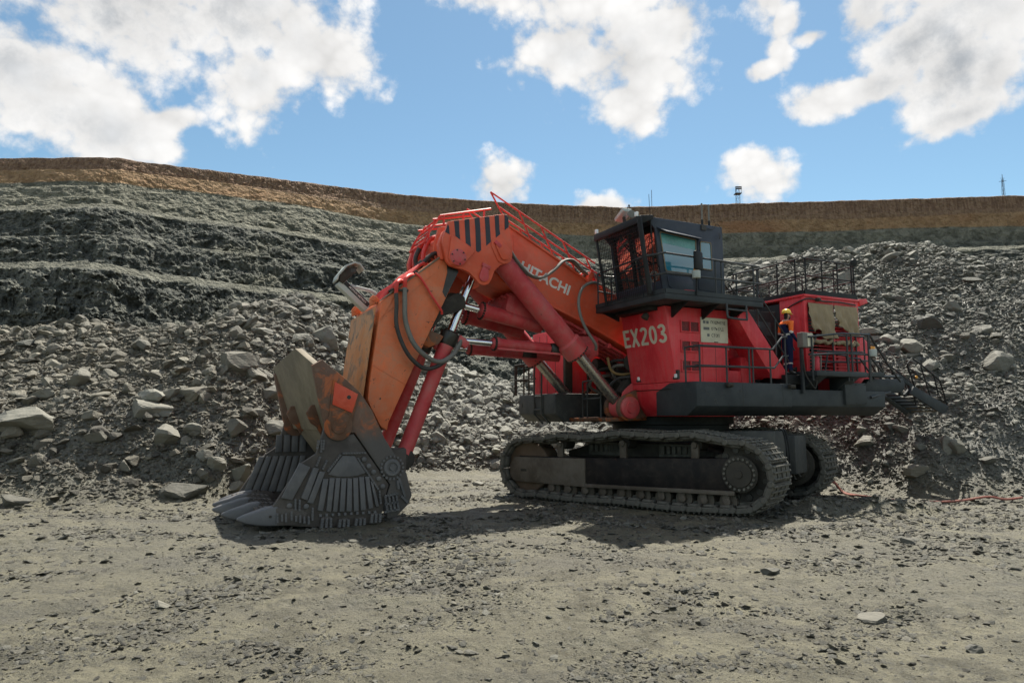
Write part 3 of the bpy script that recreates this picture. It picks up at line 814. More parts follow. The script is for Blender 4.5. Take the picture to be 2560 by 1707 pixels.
# ---- undercarriage -----------------------------------------------------------
Tt = Vector((.785, -.62, 0)).normalized(); Nn = Vector((-Tt.y, Tt.x, 0)); P0 = Vector((4.55, 16.56, 0))
def TL(s, n, z):
    q = P0 + Tt * s + Nn * n; return W2L((q.x, q.y, z))
tl_s = (TL(1, 0, 0) - TL(0, 0, 0)); tl_n = (TL(0, 1, 0) - TL(0, 0, 0))
SPR = (.82, 1.00); IDL = (-5.42, .90)
def loop_path():
    pts = []; r = .80
    for k in range(25):
        a = -math.pi / 2 + math.pi * k / 24 * 1.03; pts.append((SPR[0] + r * math.cos(a), SPR[1] - .04 + r * math.sin(a)))
    for s, z in ((.25, 1.84), (-.35, 1.93), (-1.2, 1.88), (-2.25, 1.93), (-3.3, 1.80), (-4.2, 1.83), (-4.8, 1.74)): pts.append((s, z))
    for k in range(25):
        a = math.pi / 2 + math.pi * k / 24; pts.append((IDL[0] + r * math.cos(a), IDL[1] - .0 + r * math.sin(a)))
    for s in np.linspace(-5.0, .4, 14): pts.append((float(s), .115 + .02 * math.sin(s * 2.1)))
    return pts
lp = loop_path(); lp.append(lp[0])
LP = np.array(lp); sg = np.concatenate([[0], np.cumsum(np.hypot(*np.diff(LP, axis=0).T))])
NSH = 43
def shoe_mesh():
    mb = MB(); L_, w, t = .375, .62, .075
    # plate with rounded ends, grouser ribs, link lugs and pin bosses (x along the chain, y across, z outward)
    mb.box((-L_ / 2, -w, -t), (L_ / 2, w, t * .6))
    for x in (-.13, .02, .15): mb.box((x - .022, -w * .98, t * .6 + .001), (x + .022, w * .98, t * .6 + .045))
    for y in (-.33, 0, .33): mb.box((-.17, y - .03, t * .6 + .001), (.17, y + .03, t * .6 + .032))
    for y in (-.17, .17): mb.box((-.20, y - .05, -t - .11), (.20, y + .05, -t - .001))
    for y in (-w, w): mb.cyl((L_ / 2 - .01, y - .05, -.03), (L_ / 2 - .01, y + .05, -.03), .075, n=10)
    for y in (-.45, .45): mb.box((-.16, y - .09, -t - .06), (.16, y + .09, -t - .001))
    return mb
def crawler(n0, first=None):
    mb = MB()
    fo = lambda a, b, c: TL(a, n0 + c, b)
    body = [(-5.7, .46), (-5.7, 1.20), (-3.4, 1.22), (.2, 1.34), (.72, 1.36), (.95, 1.24), (1.02, 1.0), (.95, .76), (.72, .60), (.3, .52), (-3.4, .46)]
    mb.prism(body, .24, 1.0, fo)
    fr = mb.build('crawler_track', 'frame_black', EX, .02)
    MB().prism([(-6.02, .62), (-6.02, .92), (-5.84, 1.17), (-3.42, 1.20), (-3.42, .44), (-5.84, .47)], .17, .238, fo).build('guard_plate', 'worn_plate', fr, .012)
    MB().prism([(-3.40, .44), (-3.40, .53), (.7, .60), (.7, .50)], .15, .24, fo).build('flange', 'worn_plate', fr, .01)
    MB().obox(TL(-5.5, n0 + .172, .80), [tl_s, tl_n, UP], (.10, .012, .035)).build('slot', 'oil_gap_black', fr)
    # sprocket
    sp = MB(); pts = []
    for k in range(72):
        a = 2 * math.pi * k / 72; r = .70 + .055 * math.cos(a * 12); pts.append((SPR[0] + r * math.cos(a), SPR[1] + r * math.sin(a)))
    sp.prism(pts, .42, .82, fo)
    so = sp.build('sprocket', 'machine_dark', fr, 0, 30)
    for k in range(12):
        a = 2 * math.pi * (k + .5) / 12
        MB().cyl(TL(SPR[0] + .56 * math.cos(a), n0 + .418, SPR[1] + .56 * math.sin(a)), TL(SPR[0] + .56 * math.cos(a), n0 + .40, SPR[1] + .56 * math.sin(a)), .085, .075, 12).build('sprocket_hole', 'oil_gap_black', fr)  # proud black disc paints the dark inside the hole
    MB().lathe(TL(SPR[0], n0 + .24, SPR[1]), -tl_n, [(0, .43), (.03, .43), (.045, .40), (.05, .31), (.09, .30), (.10, .10), (.13, .09)], 28).build('final_drive', 'machine_dark', fr)
    for k in range(20):
        a = 2 * math.pi * k / 20
        MB().cyl(TL(SPR[0] + .36 * math.cos(a), n0 + .20, SPR[1] + .36 * math.sin(a)), TL(SPR[0] + .36 * math.cos(a), n0 + .15, SPR[1] + .36 * math.sin(a)), .032, n=6).build('bolt', 'track_dusty', fr)
    MB().lathe(TL(IDL[0], n0 + .30, IDL[1]), tl_n, [(0, .50), (.001, .69), (.03, .72), (.60, .72), (.63, .69), (.631, .5)], 36).build('idler_wheel', 'idler_brown', fr)
    for k in range(10):
        s = -4.55 + k * .56
        MB().cyl(TL(s, n0 + .32, .335), TL(s, n0 + .95, .335), .215, n=22).build('track_roller', 'worn_plate', fr)
        MB().obox(TL(s - .02, n0 + .26, .44), [tl_s, tl_n, UP], (.085, .05, .09)).cyl(TL(s, n0 + .31, .335), TL(s, n0 + .20, .335), .085, n=14).build('roller_bracket', 'worn_plate', fr, .01)
    for s, z in ((-4.3, 1.56), (-2.3, 1.64), (-.3, 1.64)):
        MB().cyl(TL(s, n0 + .40, z), TL(s, n0 + .85, z), .145, n=18).build('carrier_roller', 'machine_dark', fr)
        MB().obox(TL(s, n0 + .33, z - .22), [tl_s, tl_n, UP], (.095, .05, .25)).cyl(TL(s, n0 + .30, z), TL(s, n0 + .22, z), .075, n=14).build('roller_post', 'worn_plate', fr, .01)
    sm = None
    for k in range(NSH):
        d = (k + .3) / NSH * sg[-1]
        s = float(np.interp(d, sg, LP[:, 0])); z = float(np.interp(d, sg, LP[:, 1]))
        s2 = float(np.interp((d + .1) % sg[-1], sg, LP[:, 0])); z2 = float(np.interp((d + .1) % sg[-1], sg, LP[:, 1]))
        s1 = float(np.interp((d - .1) % sg[-1], sg, LP[:, 0])); z1 = float(np.interp((d - .1) % sg[-1], sg, LP[:, 1]))
        x = (tl_s * (s2 - s1) + UP * (z2 - z1)).normalized(); y = Vector(tl_n); zz = x.cross(y)
        # outward = to the right of travel in the (s,z) plane
        outw = tl_s * (z2 - z1) - UP * (s2 - s1)
        if zz.dot(outw) < 0: y = -y; zz = x.cross(y)
        M = Matrix((x, y, zz)).transposed().to_4x4(); M.translation = TL(s, n0 + .62, z)
        if sm is None and first is None:
            sm = shoe_mesh().build('track_shoe', 'track_dusty', fr, .012, 40, 1); sm.matrix_local = M; first = sm
        else:
            copy_of(first, fr, M)
    return first
sh0 = crawler(0.0)
crawler(4.45, sh0)
# car body between the tracks
mb = MB()
mb.prism([(-4.6, .75), (-4.6, 1.35), (-3.6, 1.62), (-.9, 1.62), (.1, 1.35), (.1, .75)], 1.15, 4.6, lambda a, b, c: TL(a, c, b))
cb = mb.build('car_body', 'machine_dark', EX, .04)
for s in (-3.7, -1.5):
    mb = MB()
    for k in range(6): mb.obox(TL(s + .15 * k, 1.05 + .02 * k, 1.46), [tl_s, tl_n, UP], (.05, .08, .10))
    mb.obox(TL(s + .38, 1.2, 1.44), [tl_s, tl_n, UP], (.55, .10, .18)); mb.build('frame_joint', 'track_dusty', cb, .015)
MB().lathe(W2L((C0.x, C0.y, 1.6)), UP, [(0, 1.9), (.18, 1.9), (.2, 1.72), (.50, 1.72), (.52, 1.85), (.80, 1.85)], 48).build('swing_bearing', 'black_steel', EX)
mb = MB(); mb.obox(TL(.55, 2.1, 1.55), [tl_s, tl_n, UP], (.65, .45, .42)); tm = mb.build('travel_motor_guard', 'pod_grey', EX, .03)
MB().obox(TL(1.0, 3.35, 1.35), [tl_s, tl_n, UP], (.35, .5, .5)).build('cable_box', 'pod_grey', tm, .03)
mb = MB()
for dn in (0, .16): mb.tube([TL(1.22, 1.9 + dn, 2.02), TL(1.34, 1.9 + dn, 1.98), TL(1.42, 1.9 + dn, 1.5), TL(1.42, 1.9 + dn, .7)], .025, 7, 6)
mb.build('guard_hoop', 'black_steel', tm)
# travel motor face seen inside the far track
MB().lathe(TL(.82, 4.45, 1.0), -tl_n, [(0, .58), (.15, .58), (.17, .45), (.35, .42), (.36, .25), (.5, .22)], 28).build('travel_motor', 'machine_dark', tm)
mb = MB()
for k in range(16):
    a = 2 * math.pi * k / 16; mb.obox(TL(.82 + .33 * math.cos(a), 4.08, 1.0 + .33 * math.sin(a)), [tl_s * math.cos(a) + UP * math.sin(a), tl_n, tl_s * -math.sin(a) + UP * math.cos(a)], (.09, .04, .014))
mb.build('cooling_fin', 'track_dusty', tm)
# ---- bucket ------------------------------------------------------------------
BN, BF = 1.62, -2.28                                        # near and far outer faces
side_shell = [(10.60, 2.14), (10.76, 1.56), (11.06, 1.36), (11.63, .46), (11.59, .13), (10.82, .03), (10.07, .0), (9.40, .02), (9.33, .16), (9.24, .61), (9.17, .84), (9.98, 1.96), (10.30, 1.92)]
side_back = [(10.91, 3.44), (10.71, 3.57), (10.19, 3.16), (9.85, 2.85), (9.58, 2.46), (9.30, 1.87), (8.91, 1.27), (8.77, 1.07), (8.64, .58), (8.73, .38), (9.01, .12), (9.20, .12), (9.24, .55), (9.14, .84), (9.96, 1.99), (10.16, 1.99), (10.35, 1.93), (10.54, 2.0), (10.64, 2.27)]
mb = MB()
mb.prism(side_shell, BN - .12, BN); mb.prism(side_shell, BF, BF + .12)
# floor and lip between the cheeks
mb.prism([(11.66, .40), (11.66, .22), (11.2, .08), (10.4, .03), (9.5, .04), (9.3, .16), (9.4, .26), (10.4, .22), (11.2, .28)], BF + .121, BN - .121)
shell = mb.build('bucket_shell', 'bucket_steel', EX, .015)
mb = MB()
mb.prism(side_back, BN - .14, BN + .012); mb.prism(side_back, BF - .012, BF + .14)
mb.prism([(9.85, 2.80), (9.30, 1.80), (8.80, 1.0), (8.68, .55), (8.80, .34), (9.05, .20), (9.22, .24), (9.24, .62), (9.30, 1.0), (9.75, 1.7), (10.25, 2.05), (10.2, 2.5)], BF + .141, BN - .141)
bback = mb.build('bucket_back', 'bucket_back_paint', EX, .015)
# back plate with cut corners: its tan inner face looks out over the lip
def bp(v, z, d):                                             # leaning plate
    k = (z - 2.0) / 1.85; return (10.38 + .62 * k - d, v, z)
poly = [(BN - .02, 2.02), (BN - .02, 3.44), (.45, 3.90), (BF + .02, 3.62), (BF + .02, 2.02)]
V = [bp(v, z, 0) for v, z in poly] + [bp(v, z, .17) for v, z in poly]; n = len(poly)
MB().add(V, [tuple(range(n)), tuple(range(2 * n - 1, n - 1, -1))] + [(i, n + i, n + (i + 1) % n, (i + 1) % n) for i in range(n)]).build('back_plate', 'tan_plate', bback, .012)
MB().prism([(10.36, 2.02), (10.42, 2.2), (10.62, 2.80), (10.58, 2.80), (9.5, 1.2), (9.6, 1.0)], BF + .5, BN - .5).build('inner_liner', 'tan_plate', bback, .01)
for v in (.62, -1.28):
    MB().prism([(10.45, 2.62), (10.66, 2.60), (10.76, 2.42), (10.66, 2.20), (10.52, 2.10), (10.40, 1.9), (10.3, 2.1)], v - .05, v + .05).build('stop_lug', 'rusty_plate', bback, .015)
# hinge bosses of the clam, near and far
for v, s in ((BN, 1), (BF + .12, 1)):
    MB().lathe((10.33, v + .0, 2.13), (0, s, 0), [(0, .30), (.05, .30), (.06, .25), (.065, .15), (.09, .15)], 24).build('hinge_boss', 'rusty_plate', bback)
# cover plates over the clam cylinder
fr_ = [(10.47, 3.15), (9.87, 2.85), (10.10, 2.04), (10.22, 1.93), (10.36, 1.90), (10.50, 1.95), (10.57, 2.08)]
cvf = MB().prism(fr_, BN + .013, BN + .05).build('cover_frame', 'rusty_plate', bback, .01)
MB().prism([(10.44, 3.09), (9.93, 2.83), (10.05, 2.42), (10.48, 2.60)], BN + .051, BN + .07).build('cover_panel', 'cover_orange', bback, .006)
MB().prism([(10.48, 2.51), (10.09, 2.36), (10.18, 2.09), (10.26, 2.0), (10.38, 1.97), (10.49, 2.06)], BN + .051, BN + .07).build('cover_panel', 'rusty_plate', bback, .006)
MB().cyl((10.13, BN + .07, 2.76), (10.13, BN + .074, 2.76), .045, n=14).build('cover_hole', 'oil_gap_black', bback)
MB().cyl((10.31, BN + .07, 2.16), (10.31, BN + .074, 2.16), .03, n=14).build('cover_hole', 'oil_gap_black', bback)
# wear plates on the near cheek and inside the far one
BARS = [[(10.63, 1.03), (10.51, 1.02), (10.61, .35), (10.72, .38)], [(10.49, 1.04), (10.38, 1.03), (10.44, .33), (10.54, .35)], [(10.36, 1.03), (10.26, 1.03), (10.31, .32), (10.4, .33)], [(10.24, 1.02), (10.13, 1.02), (10.16, .32), (10.26, .32)], [(10.11, 1.02), (10.01, 1.01), (10.0, .31), (10.11, .32)], [(9.99, 1.02), (9.88, 1.02), (9.85, .31), (9.95, .31)], [(9.86, 1.03), (9.75, 1.04), (9.69, .33), (9.8, .32)], [(9.73, 1.03), (9.64, 1.05), (9.53, .36), (9.63, .34)], [(9.61, .96), (9.54, .88), (9.4, .39), (9.47, .38)], [(11.12, 1.38), (10.9, 1.28), (11.25, .62), (11.46, .67)], [(10.84, 1.27), (10.72, 1.25), (10.94, .59), (11.07, .65)], [(10.71, 1.19), (10.59, 1.17), (10.82, .52), (10.94, .55)]]
for i, b in enumerate(BARS):
    MB().prism(b, BN + .001, BN + (.06 if i < 9 else .075)).build('wear_bar', 'wear_steel', shell, .012)
for i in range(7):
    a = 10.05 + i * .17
    MB().prism([(a + .0, 1.32), (a + .13, 1.32), (a + .30 + i * .03, .42), (a + .14 + i * .03, .42)], BF + .121, BF + .17).build('wear_bar', 'wear_steel', shell, .012)
for i in range(4):
    a = 10.05 + i * .2
    MB().prism([(a, 1.86), (a + .15, 1.86), (a + .16, 1.42), (a, 1.42)], BF + .121, BF + .165).build('wear_bar', 'wear_steel', shell, .012)
for (u, z) in [(9.75, 1.41), (9.64, 1.26), (9.53, 1.13), (9.41, .98), (9.32, .81), (11.29, .5), (10.95, .47)]:
    MB().lathe((u, BN + .001, z), (0, 1, 0), [(0, .055), (.03, .055), (.045, .035)], 16).build('wear_button', 'wear_steel', shell)
MB().lathe((9.12, BN + .013, 1.21), (0, 1, 0), [(0, .19), (.03, .19), (.05, .17), (.051, .12), (.02, .11), (.02, .07), (.06, .06)], 28).build('pin_ring', 'wear_steel', bback)
mb = MB()
for k in range(18):
    a = 2 * math.pi * k / 18; mb.obox((9.12 + .25 * math.cos(a), BN + .03, 1.21 + .25 * math.sin(a)), [(1, 0, 0), (0, 1, 0), UP], (.022, .02, .022))
mb.build('block_ring', 'wear_steel', bback)
MB().prism([(10.23, 1.50), (9.96, 1.49), (9.70, 1.12), (9.9, 1.06), (10.11, 1.05), (10.32, 1.06), (10.52, 1.11)], BN + .001, BN + .035).build('cheek_plate', 'wear_steel', shell, .01)
def block_strip(p, q, w=.04, step=.052, name='wear_strip', par=None, h=.05, vb=BN):
    p = Vector((p[0], 0, p[1])); q = Vector((q[0], 0, q[1])); L = (q - p).length; d = (q - p) / L; e = Vector((-d.z, 0, d.x)); k = max(1, int(L / step)); mb = MB()
    for i in range(k):
        c = p + d * (i + .5) * L / k; c.y = vb + h / 2 + .001
        mb.obox(c, [d, (0, 1, 0), e], (L / k * .42, h / 2, w / 2))
    return mb.build(name, 'wear_steel', par or shell)
for p, q in [((10.23, 1.55), (9.71, 1.55)), ((10.26, 1.53), (10.53, 1.17)), ((9.90, 1.45), (9.42, .75)), ((9.40, .73), (9.36, .43)), ((10.69, 1.5), (10.77, 1.29)), ((10.55, 1.42), (10.64, 1.22)), ((11.18, .64), (11.17, .40)), ((11.09, .62), (11.09, .38)), ((10.82, .44), (10.82, .17)), ((11.25, .39), (11.24, .2)), ((11.53, .37), (11.52, .17)), ((11.44, .34), (11.43, .19)), ((11.36, .36), (11.35, .17)), ((11.07, .3), (11.07, .14)), ((11.15, .29), (11.15, .17)), ((10.99, .27), (10.98, .12)), ((10.9, .27), (10.89, .1)), ((10.74, 1.85), (10.76, 1.65)), ((10.68, 1.85), (10.68, 1.58)), ((10.63, 1.85), (10.64, 1.63))]:
    block_strip(p, q)
for i in range(10): block_strip((10.66 - i * .13, .30), (10.655 - i * .13, .235), .05, .04)
for (u0, u1, z0, z1) in ((10.66, 10.41, .23, -.02), (10.29, 10.06, .18, -.03), (9.94, 9.72, .18, -.02), (9.60, 9.40, .25, .02)):
    hs = MB().prism([(u0 - .02, z0), (u1 + .02, z0), (u1 - .02, z1), (u0 + .02, z1)], BN + .001, BN + .05).build('heel_shroud', 'bucket_steel', shell, .01)
    for k in range(3): block_strip((u0 - .04 - k * .085, z0 - .02), (u0 - .02 - k * .095, z1 + .03), .05, .045, vb=BN + .05)
for k in range(4): block_strip((9.27 - k * .08, .60 + .02 * k), (9.21 - k * .085, .24 + .01 * k), .045, .05, par=bback, vb=BN + .012)
for z in (.60, .42, .25): block_strip((9.28, z), (8.97, z + .04), .04, .05, par=bback, vb=BN + .012)
for p, q in [((8.98, 1.02), (8.80, .52)), ((8.92, .6), (8.74, .42)), ((9.0, .95), (8.96, .72))]: block_strip(p, q, .05, .3, par=bback, vb=BN + .012)
# teeth: adapter and pointed tip, each on the curved lip
for i, (v, ut) in enumerate(((1.48, 12.28), (.62, 12.45), (-.33, 12.50), (-1.24, 12.38), (-2.08, 12.12))):
    mb = MB(); base = ut - .72; secs = [(base - .05, .17, .50, .10), (base + .15, .165, .48, .11), (base + .34, .15, .42, .13), (base + .55, .10, .36, .17), (base + .72, .045, .295, .235)]
    V = []
    for u, hw, zt, zb in secs: V += [(u, v - hw, zb), (u, v + hw, zb), (u, v + hw * .92, zt), (u, v - hw * .92, zt)]
    F = [(0, 1, 2, 3)] + [(k * 4 + j, k * 4 + (j + 1) % 4, k * 4 + 4 + (j + 1) % 4, k * 4 + 4 + j) for k in range(4) for j in range(4)] + [(19, 18, 17, 16)]
    th = mb.add(V, F).build('tooth', 'tooth_steel', shell, .03, 60, 3)
    MB().cyl((base + .10, v - .17, .30), (base + .10, v + .172, .30), .03, n=6).build('tooth_pin', 'oil_gap_black', shell)
    mb = MB()
    mb.prism([(base, .11), (base - .5, .10), (base - .65, .32), (base - .5, .42), (base, .47)], v - .16, v + .16)
    for k in range(5):
        for j in (-.1, 0, .1): mb.obox((base - .08 - k * .1, v + j, .465 - .012 * k), [(1, 0, 0), (0, 1, 0), UP], (.035, .036, .03))
    mb.build('tooth_adapter', 'bucket_steel', shell, .012)
for (a, b) in ((1.1, 1.48), (.15, .62), (-.78, -.33), (-1.7, -1.24)):
    mb = MB(); c = (a + b) / 2 - .18
    mb.prism([(11.95, .16), (11.55, .14), (11.5, .40), (11.75, .42), (11.93, .30)], c - .22, c + .22)
    for k in range(3):
        for j in (-.15, -.05, .05, .15): mb.obox((11.84 - k * .1, c + j, .40 + .02 * (k > 0)), [(1, 0, 0), (0, 1, 0), UP], (.035, .036, .03))
    mb.build('lip_shroud', 'bucket_steel', shell, .012)

# the bucket hangs a few degrees askew on its pins
for root_ in (shell, bback):
    for o_ in [root_] + list(root_.children):
        for vt_ in o_.data.vertices: vt_.co.x += (BN - vt_.co.y) * .087 * (1 if vt_.co.x > 9.6 or o_ is not bback else .5)
        o_.data.update()

# ---- stick -------------------------------------------------------------------
SN, SF = .95, -1.61
stick_poly = [(7.30, 5.95), (7.42, 6.18), (7.74, 6.33), (9.24, 5.06), (9.33, 4.41), (9.49, 3.09), (9.52, 2.74), (9.43, 2.52), (9.20, 2.10), (9.05, 2.02), (9.02, 2.20), (8.5, 3.35), (8.22, 4.0), (7.63, 5.24)]
stick = MB().prism(stick_poly, SF, SN).build('stick', 'stick_orange', EX, .02)
MB().prism([(7.30, 5.95), (7.42, 6.18), (7.62, 6.30), (7.60, 5.9), (7.72, 5.4), (7.64, 5.26)], SN + .002, SN + .008).build('grease_patch', 'oil_gap_black', stick)
MB().obox((9.525, (SN + SF) / 2, 3.7), [(-.12, 0, 1), (0, 1, 0), (1, 0, .12)], (1.22, (SN - SF) / 2 - .03, .012)).build('front_plate', 'stick_front', stick, .006)
MB().prism([(7.72, 6.36), (9.26, 5.10), (9.28, 5.05), (7.72, 6.30)], SN - .10, SN + .02).build('edge_bar', 'tan_plate', stick, .006)
MB().prism([(8.35, 4.2), (8.5, 3.9), (8.25, 3.75), (7.8, 4.4), (7.55, 5.1), (7.75, 5.2)], V0 - .45, V0 + .45).build('rear_web', 'stick_orange', stick, .02)
for v in (.70, -1.36):
    MB().prism([(7.25, 5.45), (7.05, 5.35), (7.02, 5.1), (7.2, 4.98), (7.6, 4.85), (7.9, 4.5), (8.1, 4.1), (8.2, 4.25), (7.75, 5.2)], v - .09, v + .09).build('cylinder_lug', 'machine_dark', stick, .02)
    MB().prism([(7.62, 4.32), (7.75, 4.12), (8.0, 4.02), (8.2, 4.1), (8.22, 4.3), (7.95, 4.45)], v - .12, v + .12).build('cylinder_lug', 'rusty_plate', stick, .02)
for a_, b_ in (((9.44, 3.55), (8.62, 3.10)), ((9.30, 4.62), (7.95, 5.85)), ((8.95, 5.18), (9.28, 4.55))):
    d_ = Vector((b_[0] - a_[0], 0, b_[1] - a_[1])); MB().obox(((a_[0] + b_[0]) / 2, SN + .004, (a_[1] + b_[1]) / 2), [d_, (0, 1, 0), d_.cross(Vector((0, 1, 0)))], (d_.length / 2, .005, .012)).build('weld_seam', 'stick_orange', stick)
# lifting eyes
for v in (.55, -1.35):
    mb = MB(); mb.prism([(9.26, 5.04), (9.42, 4.98), (9.44, 5.16), (9.36, 5.26), (9.26, 5.22), (9.16, 5.12)], v - .04, v + .04); mb.cyl((9.35, v - .07, 5.14), (9.35, v + .07, 5.14), .04, n=12); mb.build('lifting_eye', 'stick_orange', stick, .01)
# red pipework over the shoulder and the two hose loops on the side
def on_top(t, dv, dz): return (7.74 + (9.24 - 7.74) * t, dv, 6.33 + (5.06 - 6.33) * t + dz)
for i, v in enumerate((.80, .62, .40, .15, -.15, -.45, -.8)):
    MB().tube([on_top(.20, v - .3, .12), on_top(.35, v - .15, .16), on_top(.52, v, .10), on_top(.70, v, .15), on_top(.86, v - .1, .10), on_top(.93, v - .1, -.02)], .045, 8, 5).build('hydraulic_pipe', 'red_rail', stick)
for t in (.42, .62, .82): MB().obox(on_top(t, -.1, .06), [(.76, 0, -.65), (0, 1, 0), (.65, 0, .76)], (.05, .95, .05)).build('pipe_clamp', 'machine_dark', stick, .01)
for i, v in enumerate((.5, .2, -.2)):
    MB().tube([on_top(-.06, v, .02), on_top(.02, v, .16), on_top(.14, v, .18), on_top(.28, v, .10)], .055, 8, 6).build('hose', 'hose_dark', stick)
MB().tube([(8.72, SN + .12, 5.42), (8.72, SN + .16, 5.60), (8.60, SN + .05, 5.72), (8.45, SN - .1, 5.78)], .05, 9, 6).build('hydraulic_pipe', 'red_rail', stick)
MB().tube([(8.93, SN + .12, 5.25), (8.93, SN + .16, 5.48), (8.83, SN + .05, 5.58), (8.7, SN - .1, 5.6)], .05, 9, 6).build('hydraulic_pipe', 'red_rail', stick)
MB().tube([(8.45, SN + .05, 5.80), (8.30, SN + .07, 5.68), (8.0, SN + .07, 5.25), (7.78, SN + .07, 4.95), (7.74, SN + .04, 4.84)], .03, 8, 5).build('hydraulic_pipe', 'red_rail', stick)
MB().obox((8.83, SN + .10, 5.34), [(1, 0, 0), (0, 1, 0), UP], (.20, .04, .03)).build('pipe_clamp', 'machine_dark', stick, .01)
MB().tube([(8.93, SN + .12, 5.30), (8.92, SN + .14, 4.95), (8.92, SN + .16, 4.5), (8.78, SN + .2, 4.05), (8.55, SN + .2, 3.70), (8.2, SN + .15, 3.48), (7.85, SN + .1, 3.56), (7.55, SN - .05, 3.75)], .05, 10, 6).build('hose', 'hose_dark', stick)
MB().tube([(8.72, SN + .12, 5.40), (8.72, SN + .14, 5.1), (8.70, SN + .16, 4.6), (8.52, SN + .2, 4.1), (8.2, SN + .2, 3.78), (7.8, SN + .1, 3.66), (7.42, SN - .05, 3.85), (7.2, SN - .2, 4.1), (7.1, SN - .3, 4.28)], .06, 10, 6).build('hose', 'hose_grey', stick)
# machine-vision camera on its white bracket, lettered strip on the side
hd = Vector((.75, 0, .66)).normalized(); hn = Vector((-.66, 0, .75))
cb_ = Vector((9.10, -.85, 5.10))
mb = MB(); mb.obox(cb_ + hd * .5, [hd, (0, 1, 0), hn], (.55, .14, .13)); hs = mb.build('camera_mast', 'housing_white', stick, .02)
MB().tube([cb_ + hn * .02 + hd * .95, cb_ + hn * .42 + hd * .30, cb_ + hn * .5 + hd * -.1], .05, 8).build('mast_brace', 'housing_white', stick)
mb = MB(); mb.prism([(9.97, 5.78), (10.0, 5.80), (9.97, 5.93), (9.78, 6.19), (9.56, 6.30), (9.40, 6.27), (9.29, 6.12), (9.31, 6.10), (9.42, 6.23), (9.55, 6.255), (9.75, 6.15), (9.94, 5.91)], -1.14, -.58); mb.build('camera_hood', 'housing_white', stick, .004)
MB().prism([(9.92, 5.78), (9.91, 5.90), (9.74, 6.12), (9.56, 6.20), (9.46, 6.16), (9.56, 5.98), (9.68, 5.88), (9.82, 5.72)], -1.06, -.66).build('camera_unit', 'machine_dark', stick, .01)
MB().box((9.50, -.70, 6.02), (9.64, -.655, 6.14)).build('camera_lens', 'pod_grey', stick, .01)
MB().obox(cb_ + hd * .52 + Vector((0, .143, 0)) + hn * .055, [hd, (0, 1, 0), hn], (.42, .003, .055)).build('name_strip', 'letter_black', stick)
text_mesh('camera_lettering', 'MOTION METRICS', 'letter_white', stick, cb_ + hd * .78 + Vector((0, .1475, 0)) + hn * .03, -hd, hn, .05, .58, .01)

# ---- boom --------------------------------------------------------------------
BNv, BFv = .50, -1.16
boom_poly = [(5.4, 5.68), (5.9, 5.9), (6.4, 6.4), (6.3, 7.2), (5.95, 7.50), (5.67, 7.42), (4.54, 6.85), (3.26, 6.16), (2.76, 5.94), (2.18, 5.73), (1.2, 5.20), (.55, 4.3), (.5, 3.6), (.8, 3.4), (1.3, 3.9), (1.95, 4.30), (2.83, 4.70), (3.61, 5.03), (4.37, 5.32)]
boom = MB().prism(boom_poly, BFv, BNv).build('boom', 'boom_orange', EX, .02)
MB().prism([(1.0, 3.98), (1.95, 4.36), (2.83, 4.76), (3.61, 5.09), (4.37, 5.38), (5.4, 5.73), (5.4, 5.66), (4.37, 5.31), (3.61, 5.02), (2.83, 4.69), (1.95, 4.29), (1.05, 3.90)], BFv - .06, BNv + .06).build('lower_flange', 'boom_orange', boom, .008)
MB().prism([(5.70, 7.47), (4.54, 6.90), (3.26, 6.21), (2.76, 5.99), (2.18, 5.78), (2.18, 5.71), (2.76, 5.92), (3.26, 6.14), (4.54, 6.83), (5.67, 7.40)], BFv - .04, BNv + .04).build('upper_flange', 'boom_orange', boom, .008)
apex = [(7.66, 7.15), (6.13, 7.54), (6.04, 7.53), (6.0, 7.47), (5.98, 7.23), (5.93, 6.92), (5.88, 6.62), (5.88, 6.46), (5.94, 6.32), (6.07, 6.24), (6.24, 6.17), (6.39, 6.02), (6.47, 5.80), (6.55, 5.67), (6.68, 5.62), (6.81, 5.65), (6.94, 5.78), (7.08, 5.91), (7.28, 5.98), (7.45, 6.0), (7.61, 6.05), (7.70, 6.16), (7.74, 6.37), (7.80, 6.57), (7.79, 6.72), (7.74, 6.87)]
AN, AF = 1.15, -1.81
for lo, hi in ((AN - .13, AN), (AF, AF + .13)): MB().prism(apex, lo, hi).build('apex_plate', 'boom_orange', boom, .02)
for v in (.42, -1.08): MB().prism([(u, z + .02) for u, z in apex], v - .06, v + .06).build('apex_plate', 'boom_orange', boom, .02)
MB().prism([(7.55, 7.0), (7.62, 6.6), (7.2, 6.3), (6.8, 6.4), (6.3, 7.2), (6.3, 7.42)], AF + .131, AN - .131).build('apex_box', 'boom_orange', boom, .03)
MB().prism([(7.72, 6.95), (7.86, 6.6), (7.80, 6.2), (7.70, 6.2), (7.72, 6.6), (7.6, 6.95)], AN - .35, AN - .132).build('front_flange', 'boom_orange', boom, .03)
MB().prism([(7.72, 6.95), (7.86, 6.6), (7.80, 6.2), (7.70, 6.2), (7.72, 6.6), (7.6, 6.95)], AF + .132, AF + .40).build('front_flange', 'boom_orange', boom, .03)
